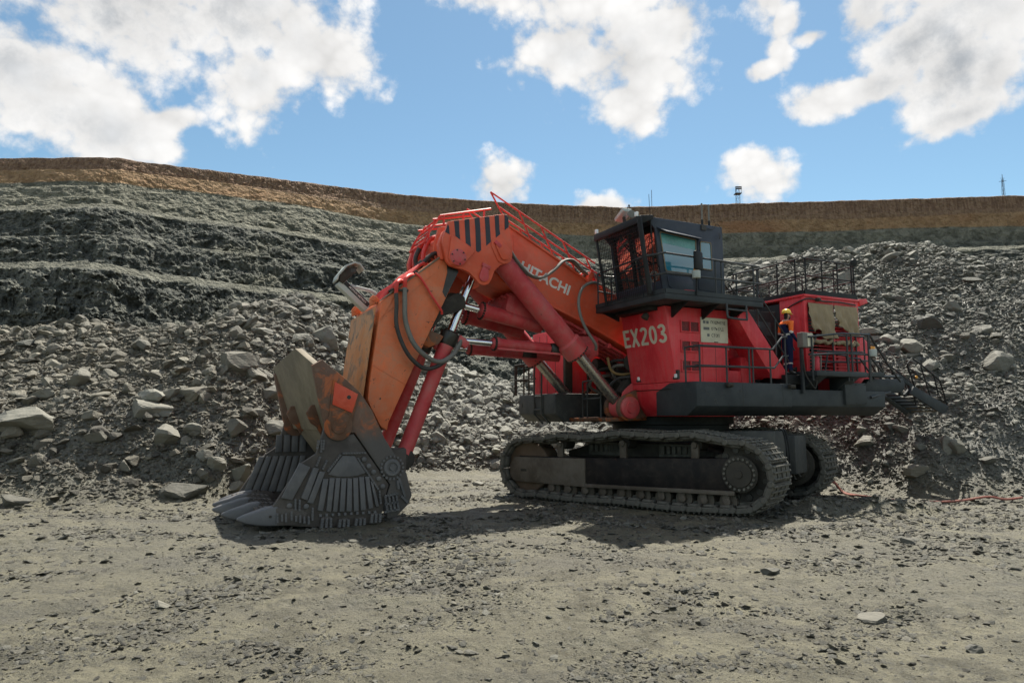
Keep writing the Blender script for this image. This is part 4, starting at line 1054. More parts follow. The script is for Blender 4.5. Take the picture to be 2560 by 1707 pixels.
STR = [[(7.67, 7.08), (7.64, 7.02), (7.62, 6.82), (7.74, 6.87)], [(7.51, 7.18), (7.38, 7.21), (7.36, 6.92), (7.34, 6.72), (7.47, 6.80), (7.48, 6.92)], [(7.23, 7.25), (7.1, 7.28), (7.08, 6.95), (7.05, 6.57), (7.19, 6.65), (7.21, 6.94)], [(6.96, 7.32), (6.82, 7.36), (6.79, 6.99), (6.77, 6.51), (6.85, 6.45), (6.91, 6.48), (6.93, 7.0)], [(6.68, 7.39), (6.55, 7.42), (6.52, 7.04), (6.5, 6.76), (6.63, 6.64), (6.65, 7.0)], [(6.4, 7.46), (6.28, 7.49), (6.26, 7.12), (6.24, 6.99), (6.36, 6.88), (6.38, 7.11)], [(6.12, 7.525), (6.05, 7.515), (6.01, 7.45), (5.995, 7.21), (6.11, 7.11)]]
for s in STR: MB().prism(s, AN + .001, AN + .005).build('warning_stripe', 'stripe_navy', boom)
MB().prism([(7.60, 6.78), (7.49, 6.78), (6.97, 6.46), (7.04, 6.34), (7.26, 6.10), (7.44, 6.02), (7.58, 6.06), (7.66, 6.22)], AN + .001, AN + .07).build('pin_housing', 'boom_orange', boom, .025)
pc = MB().lathe((7.42, AN + .071, 6.25), (0, 1, 0), [(0, .21), (.03, .21), (.04, .19), (.045, .14), (.055, .13)], 32).build('pin_cover', 'cylinder_red', boom)
for k in range(6):
    a = 2 * math.pi * k / 6 + .3; MB().cyl((7.42 + .175 * math.cos(a), AN + .10, 6.25 + .175 * math.sin(a)), (7.42 + .175 * math.cos(a), AN + .125, 6.25 + .175 * math.sin(a)), .022, n=6).build('bolt', 'machine_dark', boom)
def stadium(a, b, ra, rb, n=12):
    a = Vector((a[0], a[1])); b = Vector((b[0], b[1])); d = (b - a).normalized(); ang = math.atan2(d.y, d.x); P = []
    for k in range(n + 1):
        t = ang - math.pi / 2 + math.pi * k / n; P.append((b.x + rb * math.cos(t), b.y + rb * math.sin(t)))
    for k in range(n + 1):
        t = ang + math.pi / 2 + math.pi * k / n; P.append((a.x + ra * math.cos(t), a.y + ra * math.sin(t)))
    return P
MB().prism(stadium((6.33, 6.70), (6.14, 6.46), .17, .24), AN + .001, AN + .025).build('pin_housing', 'boom_orange', boom, .01)
MB().prism(stadium((6.29, 6.66), (6.13, 6.46), .09, .145), AN + .026, AN + .07).build('pin_keeper', 'boom_orange', boom, .012)
MB().obox((6.33, AN + .055, 6.71), [(.75, 0, .66), (0, 1, 0), (-.66, 0, .75)], (.10, .03, .05)).build('keeper_bar', 'cylinder_red', boom, .01)
MB().prism(stadium((6.66, 6.06), (6.70, 5.84), .085, .13), AN + .001, AN + .05).build('pin_keeper', 'cylinder_red', boom, .012)
MB().obox((6.64, AN + .03, 6.11), [(.92, 0, .38), (0, 1, 0), (-.38, 0, .92)], (.12, .03, .045)).build('keeper_bar', 'cylinder_red', boom, .01)
text_mesh('maker_lettering', 'HITACHI', 'letter_white', boom, (5.37, BNv + .003, 6.25), (-.925, 0, -.345), (-.345, 0, .925), .30, 1.62, .030)
for a_, b_ in (((3.4, 6.18), (3.75, 5.12)), ((2.6, 5.82), (2.85, 4.78)), ((5.55, 7.2), (5.45, 5.75))):
    d_ = Vector((b_[0] - a_[0], 0, b_[1] - a_[1])); MB().obox(((a_[0] + b_[0]) / 2, BNv + .003, (a_[1] + b_[1]) / 2), [d_, (0, 1, 0), d_.cross(Vector((0, 1, 0)))], (d_.length / 2, .004, .010)).build('weld_seam', 'boom_orange', boom)
# pipe run under the boom
for i, v in enumerate((.38, .22, .06, -.10, -.5, -.7)):
    dz = -.10 - .04 * (i % 2)
    MB().tube([(5.7, v, 5.70 + dz), (5.36, v, 5.60 + dz), (4.37, v, 5.27 + dz), (3.61, v, 4.98 + dz), (2.83, v, 4.64 + dz), (1.95, v, 4.24 + dz), (1.75, v, 4.05 + dz)], .045, 8).build('hydraulic_pipe', 'cylinder_red', boom)
for u, z in ((5.0, 5.40), (4.1, 5.08), (3.3, 4.76), (2.5, 4.40)): MB().obox((u, -.1, z - .06), [(.92, 0, .39), (0, 1, 0), (-.39, 0, .92)], (.05, .62, .07)).build('pipe_clamp', 'cylinder_red', boom, .01)
MB().obox((3.2, 0.1, 4.30), [(1, 0, 0), (0, 1, 0), UP], (.35, .4, .28)).cyl((3.22, .50, 4.13), (3.22, .58, 4.13), .24, n=24).build('cylinder_lug', 'cylinder_red', boom, .06)
MB().obox((5.15, V0, 5.25), [(1, 0, .3), (0, 1, 0), (-.3, 0, 1)], (.55, .75, .26)).build('lower_bracket', 'cylinder_red', boom, .05)
# guard rails along the boom
def along(t, off): return (5.67 + (2.55 - 5.67) * t + off * .44, 0, 7.42 + (5.88 - 7.42) * t + off * .90)
for v in (BNv + .0, BFv):
    pts = lambda off, a, b: [Vector(along(a, off)) + Vector((0, v, 0)), Vector(along(b, off)) + Vector((0, v, 0))]
    runs = [pts(.90, -.05, 1.0), pts(.52, -.02, 1.0), pts(.22, -.02, .82), [Vector(along(-.05, .90)) + Vector((0, v, 0)), Vector(along(.0, .0)) + Vector((0, v, 0))]]
    posts = [(Vector(along(t, .02)) + Vector((0, v, 0)), Vector(along(t, .90)) + Vector((0, v, 0))) for t in (.22, .44, .66, .90)]
    posts += [(Vector(along(t, .02)) + Vector((0, v, 0)), Vector(along(t, .22)) + Vector((0, v, 0))) for t in (.13, .34, .56)]
    rail('boom_handrail', 'red_rail', runs, posts, .024)
# walkway rails over the apex and down its nose
for v in (.25, -.95):
    rail('apex_handrail', 'red_rail', [[(7.55, v, 7.55), (6.1, v, 7.93)], [(7.55, v, 7.55), (7.88, v, 7.02), (7.98, v, 6.78)], [(7.75, v, 7.42), (6.7, v, 7.66)]],
         [((u, v, 7.25 - .25 * (u - 6.1)), (u, v, 7.93 - .26 * (u - 6.1))) for u in (6.3, 6.9, 7.45)], .03)
mb = MB()
for k in range(5):
    t = k / 4; mb.tube([(7.60 + .36 * t, -.95, 7.47 - .66 * t), (7.60 + .36 * t, .25, 7.47 - .66 * t)], .024, 7)
mb.build('nose_ladder', 'red_rail', EX)
for v in (-.9, -.55, .2): MB().tube([(7.55, v, 7.0), (7.8, v, 6.9), (7.95, v, 6.6), (7.98, v, 6.35), (7.9, v, 6.2)], .06, 9, 6).build('hydraulic_pipe', 'red_rail', boom)
MB().tube([(7.92, -.3, 6.75), (8.02, -.3, 6.5), (7.98, -.3, 6.3), (7.9, -.2, 6.22)], .06, 9, 6).build('hose', 'hose_dark', boom)

# ---- cylinders ---------------------------------------------------------------
def ram(name, a, b, r, rr, split, mat='cylinder_red', rodmat='chrome', head=.35, headr=1.22):
    """barrel from a, gland at split, rod to b"""
    a = Vector(a); b = Vector(b); L = (b - a).length; d = (b - a) / L; g = L * split
    o = MB().lathe(a, d, [(-.02, r * .7), (0, r), (g - head, r), (g - head + .06, r * headr), (g - .10, r * headr), (g - .095, r * 1.05), (g - .03, r * 1.0), (g, r * .8)], 32).build(name, mat, EX)
    MB().cyl(a + d * (g - .02), b, rr, n=28).build('rod', rodmat, o)
    e = d.orthogonal().normalized(); f = d.cross(e); mb = MB()
    for k in range(20):
        t = 2 * math.pi * k / 20; c = a + d * (g - .10) + (e * math.cos(t) + f * math.sin(t)) * r * 1.12; mb.cyl(c, c + d * .05, .026, n=6)
    mb.build('gland_bolts', 'machine_dark', o)
    return o
def eye(o, p, r, w, mat, name='rod_eye'):
    return MB().lathe((p[0], p[1] - w / 2, p[2]), (0, 1, 0), [(0, r * .9), (.02, r), (w - .02, r), (w, r * .9), (w + .001, r * .5), (w + .03, r * .45)], 26).build(name, mat, o)
for v in (.80, -1.52):
    o = ram('boom_cylinder', (6.10, v, 6.44), (2.34, v, 2.60), .285, .155, .64, 'cylinder_red', 'oiled_rod', .55, 1.2)
    eye(o, (2.33, v, 2.60), .30, .42, 'cylinder_red')
    mb = MB(); mb.prism(stadium((1.75, 2.75), (2.33, 2.58), .42, .36), v + .24, v + .36); mb.prism(stadium((1.75, 2.75), (2.33, 2.58), .42, .36), v - .36, v - .24); mb.cyl((2.33, v - .42, 2.58), (2.33, v + .42, 2.58), .15, n=20)
    mb.build('cylinder_foot', 'rusty_plate', o, .01)
MB().lathe((2.33, 1.17, 2.58), (0, 1, 0), [(0, .30), (.08, .30), (.10, .27), (.101, .16), (.13, .15)], 28).build('pin_cap', 'cylinder_red', EX)
for v in (.62, -1.28):
    o = ram('bucket_cylinder', (8.56, v, 1.38), (6.80, v, 5.90), .185, .105, .66, 'cylinder_red', 'chrome', .35, 1.12)
    eye(o, (8.58, v, 1.34), .27, .34, 'machine_dark')
    MB().lathe(Vector((8.56, v, 1.38)) + (Vector((6.80, v, 5.90)) - Vector((8.56, v, 1.38))) * .60, (Vector((6.80, v, 5.90)) - Vector((8.56, v, 1.38))), [(0, .20), (.06, .24), (.34, .25), (.40, .19)], 22).build('oily_collar', 'oil_gap_black', o)
    MB().obox((8.80, v, 1.30), [(1, 0, 0), (0, 1, 0), UP], (.28, .22, .30)).build('hinge_lug', 'bucket_steel', o, .06)
for v in (.25, -.91):
    o = ram('stick_cylinder', (4.60, v, 4.80), (7.22, v, 5.28), .20, .085, .70, 'cylinder_red', 'chrome', .22, 1.18)
    eye(o, (7.22, v, 5.28), .24, .26, 'machine_dark')
for v in (.52, -1.18):
    o = ram('level_cylinder', (3.22, v, 4.12), (7.75, v, 4.30), .15, .075, .655, 'cylinder_red', 'chrome', .25, 1.2)
    MB().obox((5.0, v + .17, 4.05), [(1, 0, .04), (0, 1, 0), UP], (1.1, .025, .025)).build('cylinder_pipe', 'cylinder_red', o)
    MB().obox((4.25, v + .06, 4.16), [(1, 0, .04), (0, 1, 0), UP], (.24, .13, .15)).build('oil_stain', 'oil_gap_black', o, .07)
    MB().obox((7.06, v + .12, 4.22), [(.8, 0, .6), (0, 1, 0), (-.6, 0, .8)], (.16, .08, .10)).build('valve_block', 'cylinder_red', o, .02)
# hoses from the boom cylinders up to the rail
for dv in (0, .10):
    MB().tube([(5.90, .95 + dv, 6.65), (5.70, .98 + dv, 6.35), (5.35, .98 + dv, 6.05), (4.95, .95 + dv, 6.00), (4.55, .90 + dv, 6.25), (4.2, .8 + dv, 6.55), (3.85, .7 + dv, 6.62), (3.5, .55 + dv, 6.45), (3.2, .4 + dv, 6.35)], .034, 9, 7).build('hose', 'hose_grey', boom)
MB().tube([(2.75, .5, 6.08), (3.1, .62, 6.10), (3.5, .72, 5.90), (3.72, .85, 5.5), (3.72, .95, 5.05), (3.55, 1.0, 4.65), (3.3, 1.02, 4.30), (3.25, .95, 4.15)], .042, 10, 7).build('hose', 'hose_grey', boom)
for i, v in enumerate((.35, .2, .05, -.1, -.25, -.4)):
    MB().tube([(3.3, v, 6.20), (3.15, v, 6.42), (2.9, v, 6.38), (2.6, v, 6.1), (2.3, v, 5.95), (1.7, v, 5.6)], .05, 8, 5).build('hydraulic_pipe', 'red_rail' if i % 2 else 'hose_grey', boom)
MB().obox((3.15, .1, 6.25), [(.9, 0, .4), (0, 1, 0), (-.4, 0, .9)], (.06, .5, .16)).build('pipe_bracket', 'boom_orange', boom, .01)
# ---- upper structure ---------------------------------------------------------
# revolving frame and the engine room body (dark, mostly behind other things)
mb = MB(); mb.slab([(1.6, -3.0), (1.6, 2.6), (-4.6, 2.9), (-4.6, -3.2)], 2.40, 3.05); up = mb.build('revolving_frame', 'black_steel', EX, .03)
MB().box((-2.58, -2.6, 3.05), (.28, 1.95, 5.25)).build('machine_room', 'black_steel', EX, .04)
MB().box((-4.9, -2.6, 3.06), (-2.60, 2.0, 5.70)).build('machine_room', 'black_steel', EX, .04)
# counterweight at the tail
mb = MB(); mb.prism([(-4.1, 2.40), (-4.9, 2.38), (-5.35, 2.62), (-5.5, 2.95), (-5.5, 4.6), (-4.9, 5.0), (-4.1, 5.0)], -3.1, 2.75); mb.build('counterweight', 'red_paint', EX, .06)
# front module with the fleet number
fm_prof = [(2.42, 5.16), (2.10, 3.26), (2.095, 3.22), (.33, 3.22), (.33, 5.16)]
fm = MB().prism(fm_prof, .97, 2.90).build('front_module', 'red_paint', EX, .025)
mb = MB(); mb.prism([(2.09, 3.215), (2.0, 2.66), (1.74, 2.34), (.4, 2.34), (.4, 3.215)], .98, 3.16); mb.build('lower_front_panel', 'red_paint', fm, .025)
MB().prism([(2.075, 3.03), (2.085, 3.05), (2.095, 3.05), (2.085, 3.03)], .98, 3.15).build('panel_seam', 'oil_gap_black', fm)
stroke_text('fleet_number', 'EX203', 'cream_paint', fm, (2.264, .94, 4.235), (0, 1, 0), (.168, 0, 1), .49, 1.86)
for v in (1.32, 2.88):
    MB().obox((2.085, v, 3.42 - .02), [(1, 0, 0), (0, 1, 0), UP], (.03, .10, .12)).build('lamp_recess', 'oil_gap_black', fm)
    MB().obox((2.10, v + .02, 3.37), [(1, 0, 0), (0, 1, 0), UP], (.035, .05, .05)).build('work_lamp', 'lamp_glass', fm, .01)
mb = MB(); mb.lathe((2.55, 2.35, 5.02), (.5, -.1, -.85), [(0, .04), (.06, .09), (.16, .10), (.17, .08)], 16); mb.tube([(2.45, 2.35, 5.2), (2.52, 2.35, 5.08)], .025, 7); mb.build('work_lamp', 'machine_dark', fm)
# louvred vents
for zt in (4.81, 4.30, 3.79):
    vt = MB(); y = 2.901
    for (a, b) in (((1.94, zt), (1.31, zt - .035)), ((1.94, zt - .275), (1.31, zt - .31))):
        vt.box((1.31, y, a[1] - .035), (1.94, y + .035, a[1]))
    for u in (1.31, 1.61, 1.905): vt.box((u, y, zt - .31), (u + .035, y + .033, zt))
    vo_ = vt.build('vent', 'red_paint', EX, .006)
    MB().box((1.33, y - .001, zt - .29), (1.92, y + .002, zt - .02)).build('vent_void', 'oil_gap_black', vo_)  # thin black sheet paints the shade behind the slats
    for half in (1.352, 1.652):
        for k in range(8):
            MB().obox((half + .125, y + .017, zt - .062 - k * .029), [(1, 0, 0), (0, .8, -.6), (0, .6, .8)], (.125, .005, .0025)).build('slat', 'red_paint', vo_)
# door, seams and the painted signal board
MB().box((.36, 2.901, 3.24), (1.22, 2.915, 4.27)).build('service_door', 'red_paint', fm, .006)
MB().box((.785, 2.9155, 3.24), (.795, 2.918, 4.2)).build('panel_seam', 'oil_gap_black', fm)
sg_ = MB().box((.345, 2.902, 4.275), (1.27, 2.922, 4.93)).build('signal_board', 'cream_paint', EX, .004)
for (u, z, s_, w) in ((.93, 4.765, 'ПОДЪЕЗД', .50), (.92, 4.595, 'ОТЪЕЗД', .42), (.915, 4.43, 'СТОП', .27)):
    text_mesh('lettering', s_, 'letter_black', sg_, (u, 2.923, z - .005), (-1, 0, -.01), (0, 0, 1), .095 if s_ != 'СТОП' else .085, w, .012, .003)
    for k in range(3):                                       # stencil bridges
        MB().box((u - w * (k + .6) / 3 - .006, 2.9245, z - .01), (u - w * (k + .6) / 3 + .004, 2.9262, z + .10)).build('stencil_bridge', 'cream_paint', sg_)
for (u0, u1, z) in ((1.19, 1.11, 4.77), (1.08, 1.00, 4.765), (1.18, .98, 4.60), (1.06, .98, 4.43)):
    MB().box((u1, 2.923, z), (u0, 2.9255, z + .075)).build('signal_mark', 'sign_grey', sg_)
MB().box((.70, 2.923, 4.28), (.83, 2.935, 4.30)).build('board_hinge', 'oil_gap_black', sg_)
# recessed bay behind the module: cabinet with door, warning mark, handle, step box
cab_ = MB().box((-.9, 1.96, 3.22), (.329, 2.30, 5.1)).build('switch_cabinet', 'red_paint', EX, .02)
MB().box((-.42, 2.301, 3.3), (.22, 2.315, 4.65)).build('cabinet_door', 'red_paint', cab_, .006)
MB().add([(-.26, 2.318, 4.18), (-.14, 2.318, 4.18), (-.20, 2.318, 4.30), (-.26, 2.321, 4.18), (-.14, 2.321, 4.18), (-.20, 2.321, 4.30)], [(0, 1, 2), (5, 4, 3), (0, 3, 4, 1), (1, 4, 5, 2), (2, 5, 3, 0)]).build('warning_mark', 'letter_white', cab_)
MB().box((-.30, 2.317, 3.85), (-.20, 2.33, 3.88)).box((-.27, 2.317, 3.62), (-.24, 2.35, 3.80)).build('door_handle', 'rail_steel', cab_, .004)
MB().box((-.15, 2.31, 3.22), (.32, 2.85, 3.56)).build('step_box', 'red_paint', EX, .02)
MB().box((-.75, 2.0, 3.22), (-.25, 2.75, 3.95)).build('locker', 'red_paint', EX, .02)
MB().prism([(-.55, 4.95), (-1.25, 4.9), (-1.25, 4.75), (-.55, 4.72)], 2.0, 2.5).build('cover_hood', 'red_paint', EX, .01)
# boxed stairway up to the cab deck
sl = (Vector((-1.30, 0, 3.34)) - Vector((.06, 0, 5.10))); 
stp = [(.30, 4.92), (.06, 5.20), (-.06, 5.16), (-1.38, 3.55), (-1.36, 3.36), (-.86, 3.36), (-.05, 4.42)]
so_ = MB().prism(stp, 3.20, 3.26).build('stairway', 'red_paint', EX, .008)
MB().prism(stp, 2.56, 2.62).build('stringer', 'red_paint', so_, .008)
MB().prism([(.29, 4.90), (.25, 4.94), (-.88, 3.43), (-.86, 3.38), (-.05, 4.42)], 2.621, 3.199).build('soffit', 'red_paint', so_)
MB().prism([(.30, 4.91), (.05, 5.17), (.03, 5.14), (.27, 4.90)], 2.621, 3.199).build('soffit', 'red_paint', so_)
for k in range(7):
    t = k / 6.5; MB().box((-1.30 + 1.30 * t - .11, 2.621, 3.50 + 1.58 * t - .02), (-1.30 + 1.30 * t + .11, 3.199, 3.50 + 1.58 * t + .015)).build('tread', 'black_steel', so_)
rail('stair_handrail', 'rail_steel', [[(-.30, 3.25, 5.85), (-1.75, 3.25, 4.15)], [(-.22, 3.25, 5.40), (-1.60, 3.25, 3.72)]], [((-.42, 3.25, 4.75), (-.42, 3.25, 5.72)), ((-1.05, 3.25, 3.98), (-1.05, 3.25, 4.98))], .022)
rail('stair_handrail', 'rail_steel', [[(-.05, 2.58, 6.0), (-1.75, 2.58, 4.2)], [(0, 2.58, 5.5), (-1.65, 2.58, 3.75)]], [((-.7, 2.58, 4.4), (-.7, 2.58, 5.3))], .022)

# side deck (walkway box) with chamfered nose and undercut
def deck(pts_top, z0, z1, zc, inset, name, mat):
    n = len(pts_top); cx = sum(p[0] for p in pts_top) / n
    V = [(u, v, z1) for u, v in pts_top] + [(u, v, zc) for u, v in pts_top] + [(u, v - inset if v > 3.0 else v, z0) for u, v in pts_top]
    F = [tuple(range(n)), tuple(range(3 * n - 1, 2 * n - 1, -1))]
    for k in range(2): F += [(k * n + i, (k + 1) * n + i, (k + 1) * n + (i + 1) % n, k * n + (i + 1) % n) for i in range(n)]
    return MB().add(V, F).build(name, mat, EX, .012)
dk = deck([(2.12, 3.165), (2.06, 3.60), (-1.18, 3.60), (-1.18, 2.0), (2.05, 2.0)], 2.36, 3.20, 2.60, .38, 'side_deck', 'deck_grey')
for u in (.55, -.85): MB().box((u - .004, 3.601, 2.62), (u + .004, 3.603, 3.19)).build('panel_seam', 'oil_gap_black', dk)
deck([(-1.181, 3.58), (-5.0, 3.55), (-5.0, 2.3), (-1.181, 2.3)], 2.37, 3.06, 2.62, .38, 'side_deck', 'deck_grey')
MB().prism([(-3.22, 2.66), (-3.20, 3.28), (-4.06, 3.28), (-4.10, 2.68)], 3.30, 3.64).build('battery_box', 'deck_grey', EX, .01)
mb = MB()
for u in (-3.27, -3.65, -4.02):
    for z in (2.71, 3.23): mb.cyl((u, 3.64, z), (u, 3.652, z), .016, n=6)
mb.build('box_bolts', 'machine_dark', EX)
for u in (1.05, -1.12): MB().obox((u, 3.66, 3.13), [(1, 0, 0), (0, 1, 0), UP], (.09, .06, .05)).cyl((u, 3.71, 3.11), (u, 3.73, 3.09), .05, n=12).build('deck_lamp', 'machine_dark', dk, .01)
# scraped paint on the side box
rg = random.Random(4)
for (cu, cz, w, h_) in ((1.82, 2.98, .17, .06), (1.48, 2.72, .14, .12), (.66, 2.98, .13, .06), (.45, 2.86, .05, .05), (1.2, 2.88, .04, .03)):
    for k in range(7):
        a, b = cu + rg.uniform(-.5, .5) * w, cz + rg.uniform(-.5, .5) * h_; P = []
        m_ = 9; s_ = rg.uniform(.25, .6)
        for j in range(m_):
            t = 2 * math.pi * j / m_; r = rg.uniform(.35, 1.0); P.append((a + math.cos(t) * w * .4 * s_ * r + .35 * math.sin(t) * h_ * r * s_, b + math.sin(t) * h_ * .45 * s_ * r))
        MB().prism(P, 3.601, 3.6035 + .0004 * k).build('paint_scrape', 'pod_grey', dk)
# railing of the side deck, with its raised stretch by the ladder
zt, zm = 4.08, 3.59; v = 3.58
rail('deck_handrail', 'rail_steel', [[(2.02, 3.15, zt), (1.92, v, zt + .01), (-.56, v, zt + .02), (-.93, v, zt + .36), (-1.10, v, zt + .38)], [(2.02, 3.15, zm), (1.92, v, zm), (-.60, v, zm + .02), (-.95, v, zm + .35), (-1.12, v, zm + .36)]],
     [((u, v, 3.19), (u, v, zt + (.01 if u > -.9 else .36))) for u in (1.92, 1.05, .28, .16, -.46, -1.02)] + [((2.02, 3.17, 3.2), (2.02, 3.15, zt))], .026)
# engine house at the rear: open side with tarpaulins and bars
zb, ztp = 3.60, 5.80
eh = MB()
eh.box((-2.66, 2.01, zb), (-2.60, 2.86, ztp))                # front sheet
eh.box((-4.90, -2.4, ztp - .02), (-2.56, 2.95, ztp + .05))   # roof
eh = eh.build('engine_house', 'red_paint', EX, .012)
for (u0, u1) in ((-2.72, -2.58), (-3.80, -3.72), (-4.88, -4.74)): MB().box((u0, 2.82, zb - .1), (u1, 2.92, ztp - .021)).build('column', 'red_paint', eh, .01)
MB().box((-4.735, 2.80, 5.60), (-2.725, 2.915, 5.779)).build('lintel', 'red_paint', eh, .01)
MB().box((-4.735, 2.83, 4.52), (-2.725, 2.90, 4.58)).build('rail_bar', 'red_paint', eh, .006)
MB().box((-4.735, 2.80, 3.50), (-2.725, 2.90, 3.60)).build('sill_bar', 'red_paint', eh, .006)
for k in range(9):
    z = 3.68 + k * .098 if k < 8 else 0
    if z: MB().box((-4.735, 2.845, z), (-2.725, 2.865, z + .022)).build('bar', 'red_paint', eh)
for k in range(6): MB().box((-4.735, 2.845, 4.65 + k * .10), (-2.725, 2.865, 4.672 + k * .10)).build('bar', 'red_paint', eh)
MB().box((-2.59, 2.10, 4.0), (-2.583, 2.75, 5.2)).build('front_panel', 'red_paint', eh, .004)
def tarp(u0, u1, zt_, bot, name='tarpaulin', amp=.10, seed=1, v=2.935):
    nu, nz_ = 22, 18; V = []; 
    for j in range(nz_ + 1):
        for i in range(nu + 1):
            s_ = i / nu; t = j / nz_; u = u0 + (u1 - u0) * s_; zz = zt_ + (float(np.interp(s_, bot[0], bot[1])) - zt_) * t
            w = amp * t * (math.sin(s_ * 9 + t * 4 + seed) + .6 * math.sin(s_ * 19 - t * 6 + seed * 2)) + .012 * math.sin(s_ * 40)
            V.append((u, v + .02 + abs(w) * .9 + .03 * t, zz))
    F = [(j * (nu + 1) + i, j * (nu + 1) + i + 1, (j + 1) * (nu + 1) + i + 1, (j + 1) * (nu + 1) + i) for j in range(nz_) for i in range(nu)]
    o = MB().add(V, F).build(name, 'tarp', eh, 0, 80)
    md = o.modifiers.new('thickness', 'SOLIDIFY'); md.thickness = .008
    return o
tarp(-2.70, -3.73, 5.60, ([0, .12, .22, .30, .45, .6, .75, 1], [4.95, 4.70, 4.84, 4.80, 4.62, 4.56, 4.58, 4.60]), seed=1)
tarp(-3.79, -4.76, 5.60, ([0, .1, .25, .4, .55, .7, .78, .88, 1], [5.10, 4.98, 4.96, 4.82, 4.70, 4.72, 4.84, 4.70, 4.74]), seed=4)
# rolled tarp along the middle rail
mb = MB()
for a, b in ((-2.72, -3.74), (-3.78, -4.76)):
    P = [(a + (b - a) * k / 12, 2.95 + .02 * math.sin(k * 2.1), 4.50 + .035 * math.sin(k * 1.7 + a) - .03 * (k % 3 == 0)) for k in range(13)]
    mb.tube(P, .06, 8, 2)
mb.build('rolled_tarpaulin', 'tarp', eh)
mb = MB(); mb.obox((-3.3, 2.2, 4.2), [(1, 0, 0), (0, 1, 0), UP], (.5, .15, .45)); mb.obox((-4.3, 2.3, 4.0), [(.8, 0, .6), (0, 1, 0), (-.6, 0, .8)], (.08, .1, .5)); mb.obox((-3.0, 2.5, 4.0), [(.6, 0, .8), (0, 1, 0), (-.8, 0, .6)], (.06, .06, .6)); mb.build('engine_block', 'machine_dark', eh, .02)
MB().prism([(-4.9, 5.86), (-5.25, 5.90), (-5.30, 5.78), (-4.95, 5.66)], 2.85, 2.95).build('roof_spout', 'red_paint', eh, .01)
MB().tube([(-2.62, 2.1, 5.35), (-2.60, 2.4, 5.55), (-2.58, 2.9, 5.68), (-2.8, 2.97, 5.72), (-3.3, 2.97, 5.68), (-4.0, 2.97, 5.70), (-4.7, 2.97, 5.66)], .022, 7, 5).build('cable', 'hose_dark', eh)
MB().obox((-3.05, 3.02, 5.70), [(1, 0, 0), (0, 1, 0), UP], (.05, .07, .05)).build('work_lamp', 'machine_dark', eh, .015)
mb = MB(); mb.box((-2.64, -1.5, 5.851), (-2.60, 2.9, 5.97)); mb.box((-4.86, 2.90, 5.851), (-2.64, 2.93, 5.99)); mb.build('roof_kerb', 'black_steel', eh)
zr = 6.92
rail('roof_handrail', 'black_steel', [[(-2.60, 2.9, zr), (-4.80, 2.9, zr - .02)], [(-2.65, 2.9, 6.42), (-4.80, 2.9, 6.40)]], [((u, 2.9, 5.86), (u, 2.9, zr)) for u in (-2.72, -3.40, -4.06, -4.68, -4.78)], .024)
rail('roof_handrail', 'black_steel', [[(-2.62, 2.72, zr), (-2.62, 1.0, zr - .02)], [(-2.62, 2.72, 6.42), (-2.62, 1.0, 6.40)]], [((-2.62, v, 5.86), (-2.62, v, zr)) for v in (2.62, 1.95, 1.2)], .024)
rail('roof_handrail', 'black_steel', [[(-4.78, 2.9, zr - .05), (-4.78, -2.2, zr - .05)], [(-4.78, 2.9, 6.40), (-4.78, -2.2, 6.40)]], [((-4.78, v, 5.86), (-4.78, v, zr)) for v in (2.2, 1.0, -.4, -2.0)], .022)
MB().lathe((-4.80, 2.95, 6.98), (-.2, -.9, .1), [(0, .02), (.02, .11), (.05, .12), (.06, .02)], 16).build('convex_mirror', 'black_steel', eh)
# dark screen between cab deck and engine house
MB().box((-2.40, 1.965, 4.35), (-.6, 2.03, 5.42)).build('screen', 'black_steel', EX, .01)
MB().obox((-1.85, 2.06, 4.9), [(1, 0, 0), (0, 1, 0), UP], (.30, .01, .2)).build('access_panel', 'deck_grey', EX, .01)
# stacks and rails on the machine room roof
MB().box((-2.3, .4, 5.26), (-1.2, .95, 6.0)).box((-2.1, .96, 5.5), (-1.7, .97, 5.9)).build('air_intake', 'rusty_plate', EX, .02)
for v_ in (1.8, .3, -2.4):
    rail('roof_handrail', 'black_steel', [[(.1, v_, 6.28), (-.5, v_, 6.28), (-.8, v_, 6.02), (-2.2, v_, 6.02)], [(.1, v_, 5.80), (-2.2, v_, 5.70)]], [((u, v_, 5.26), (u, v_, z)) for u, z in ((.05, 6.27), (-.5, 6.27), (-1.0, 6.02), (-2.1, 6.02))], .022)

# cab deck and cab
plat = [(3.10, .75), (3.02, 2.85), (2.95, 3.60), (-.28, 3.60), (-.28, 1.9), (.2, .75)]
pl = MB().slab(plat, 5.19, 5.34).build('cab_deck', 'deck_grey', EX, .01)
n = len(plat)
mb = MB()
for i in range(4):
    if i == 3: break
    a = Vector((*plat[i], 0)); b = Vector((*plat[i + 1], 0)); d = (b - a).normalized(); c = (a + b) / 2; nn = Vector((d.y, -d.x, 0))
    mb.obox(c + Vector((0, 0, 5.392)), [d, nn, UP], ((b - a).length / 2 - .012, .014, .053))
mb.build('toe_board', 'deck_grey', pl)
for u in (2.2, 1.2, .2): MB().prism([(5.19, 3.55), (5.19, 2.91), (4.86, 2.91)], u - .03, u + .03, lambda a, b, c: (c, b, a)).build('bracket', 'black_steel', pl, .006)
MB().prism([(3.0, 5.189), (2.45, 5.189), (2.45, 4.98)], .9, .96).build('bracket', 'black_steel', pl, .006)
MB().box((.4, 1.1, 5.08), (2.7, 2.6, 5.188)).build('deck_beam', 'black_steel', pl, .01)
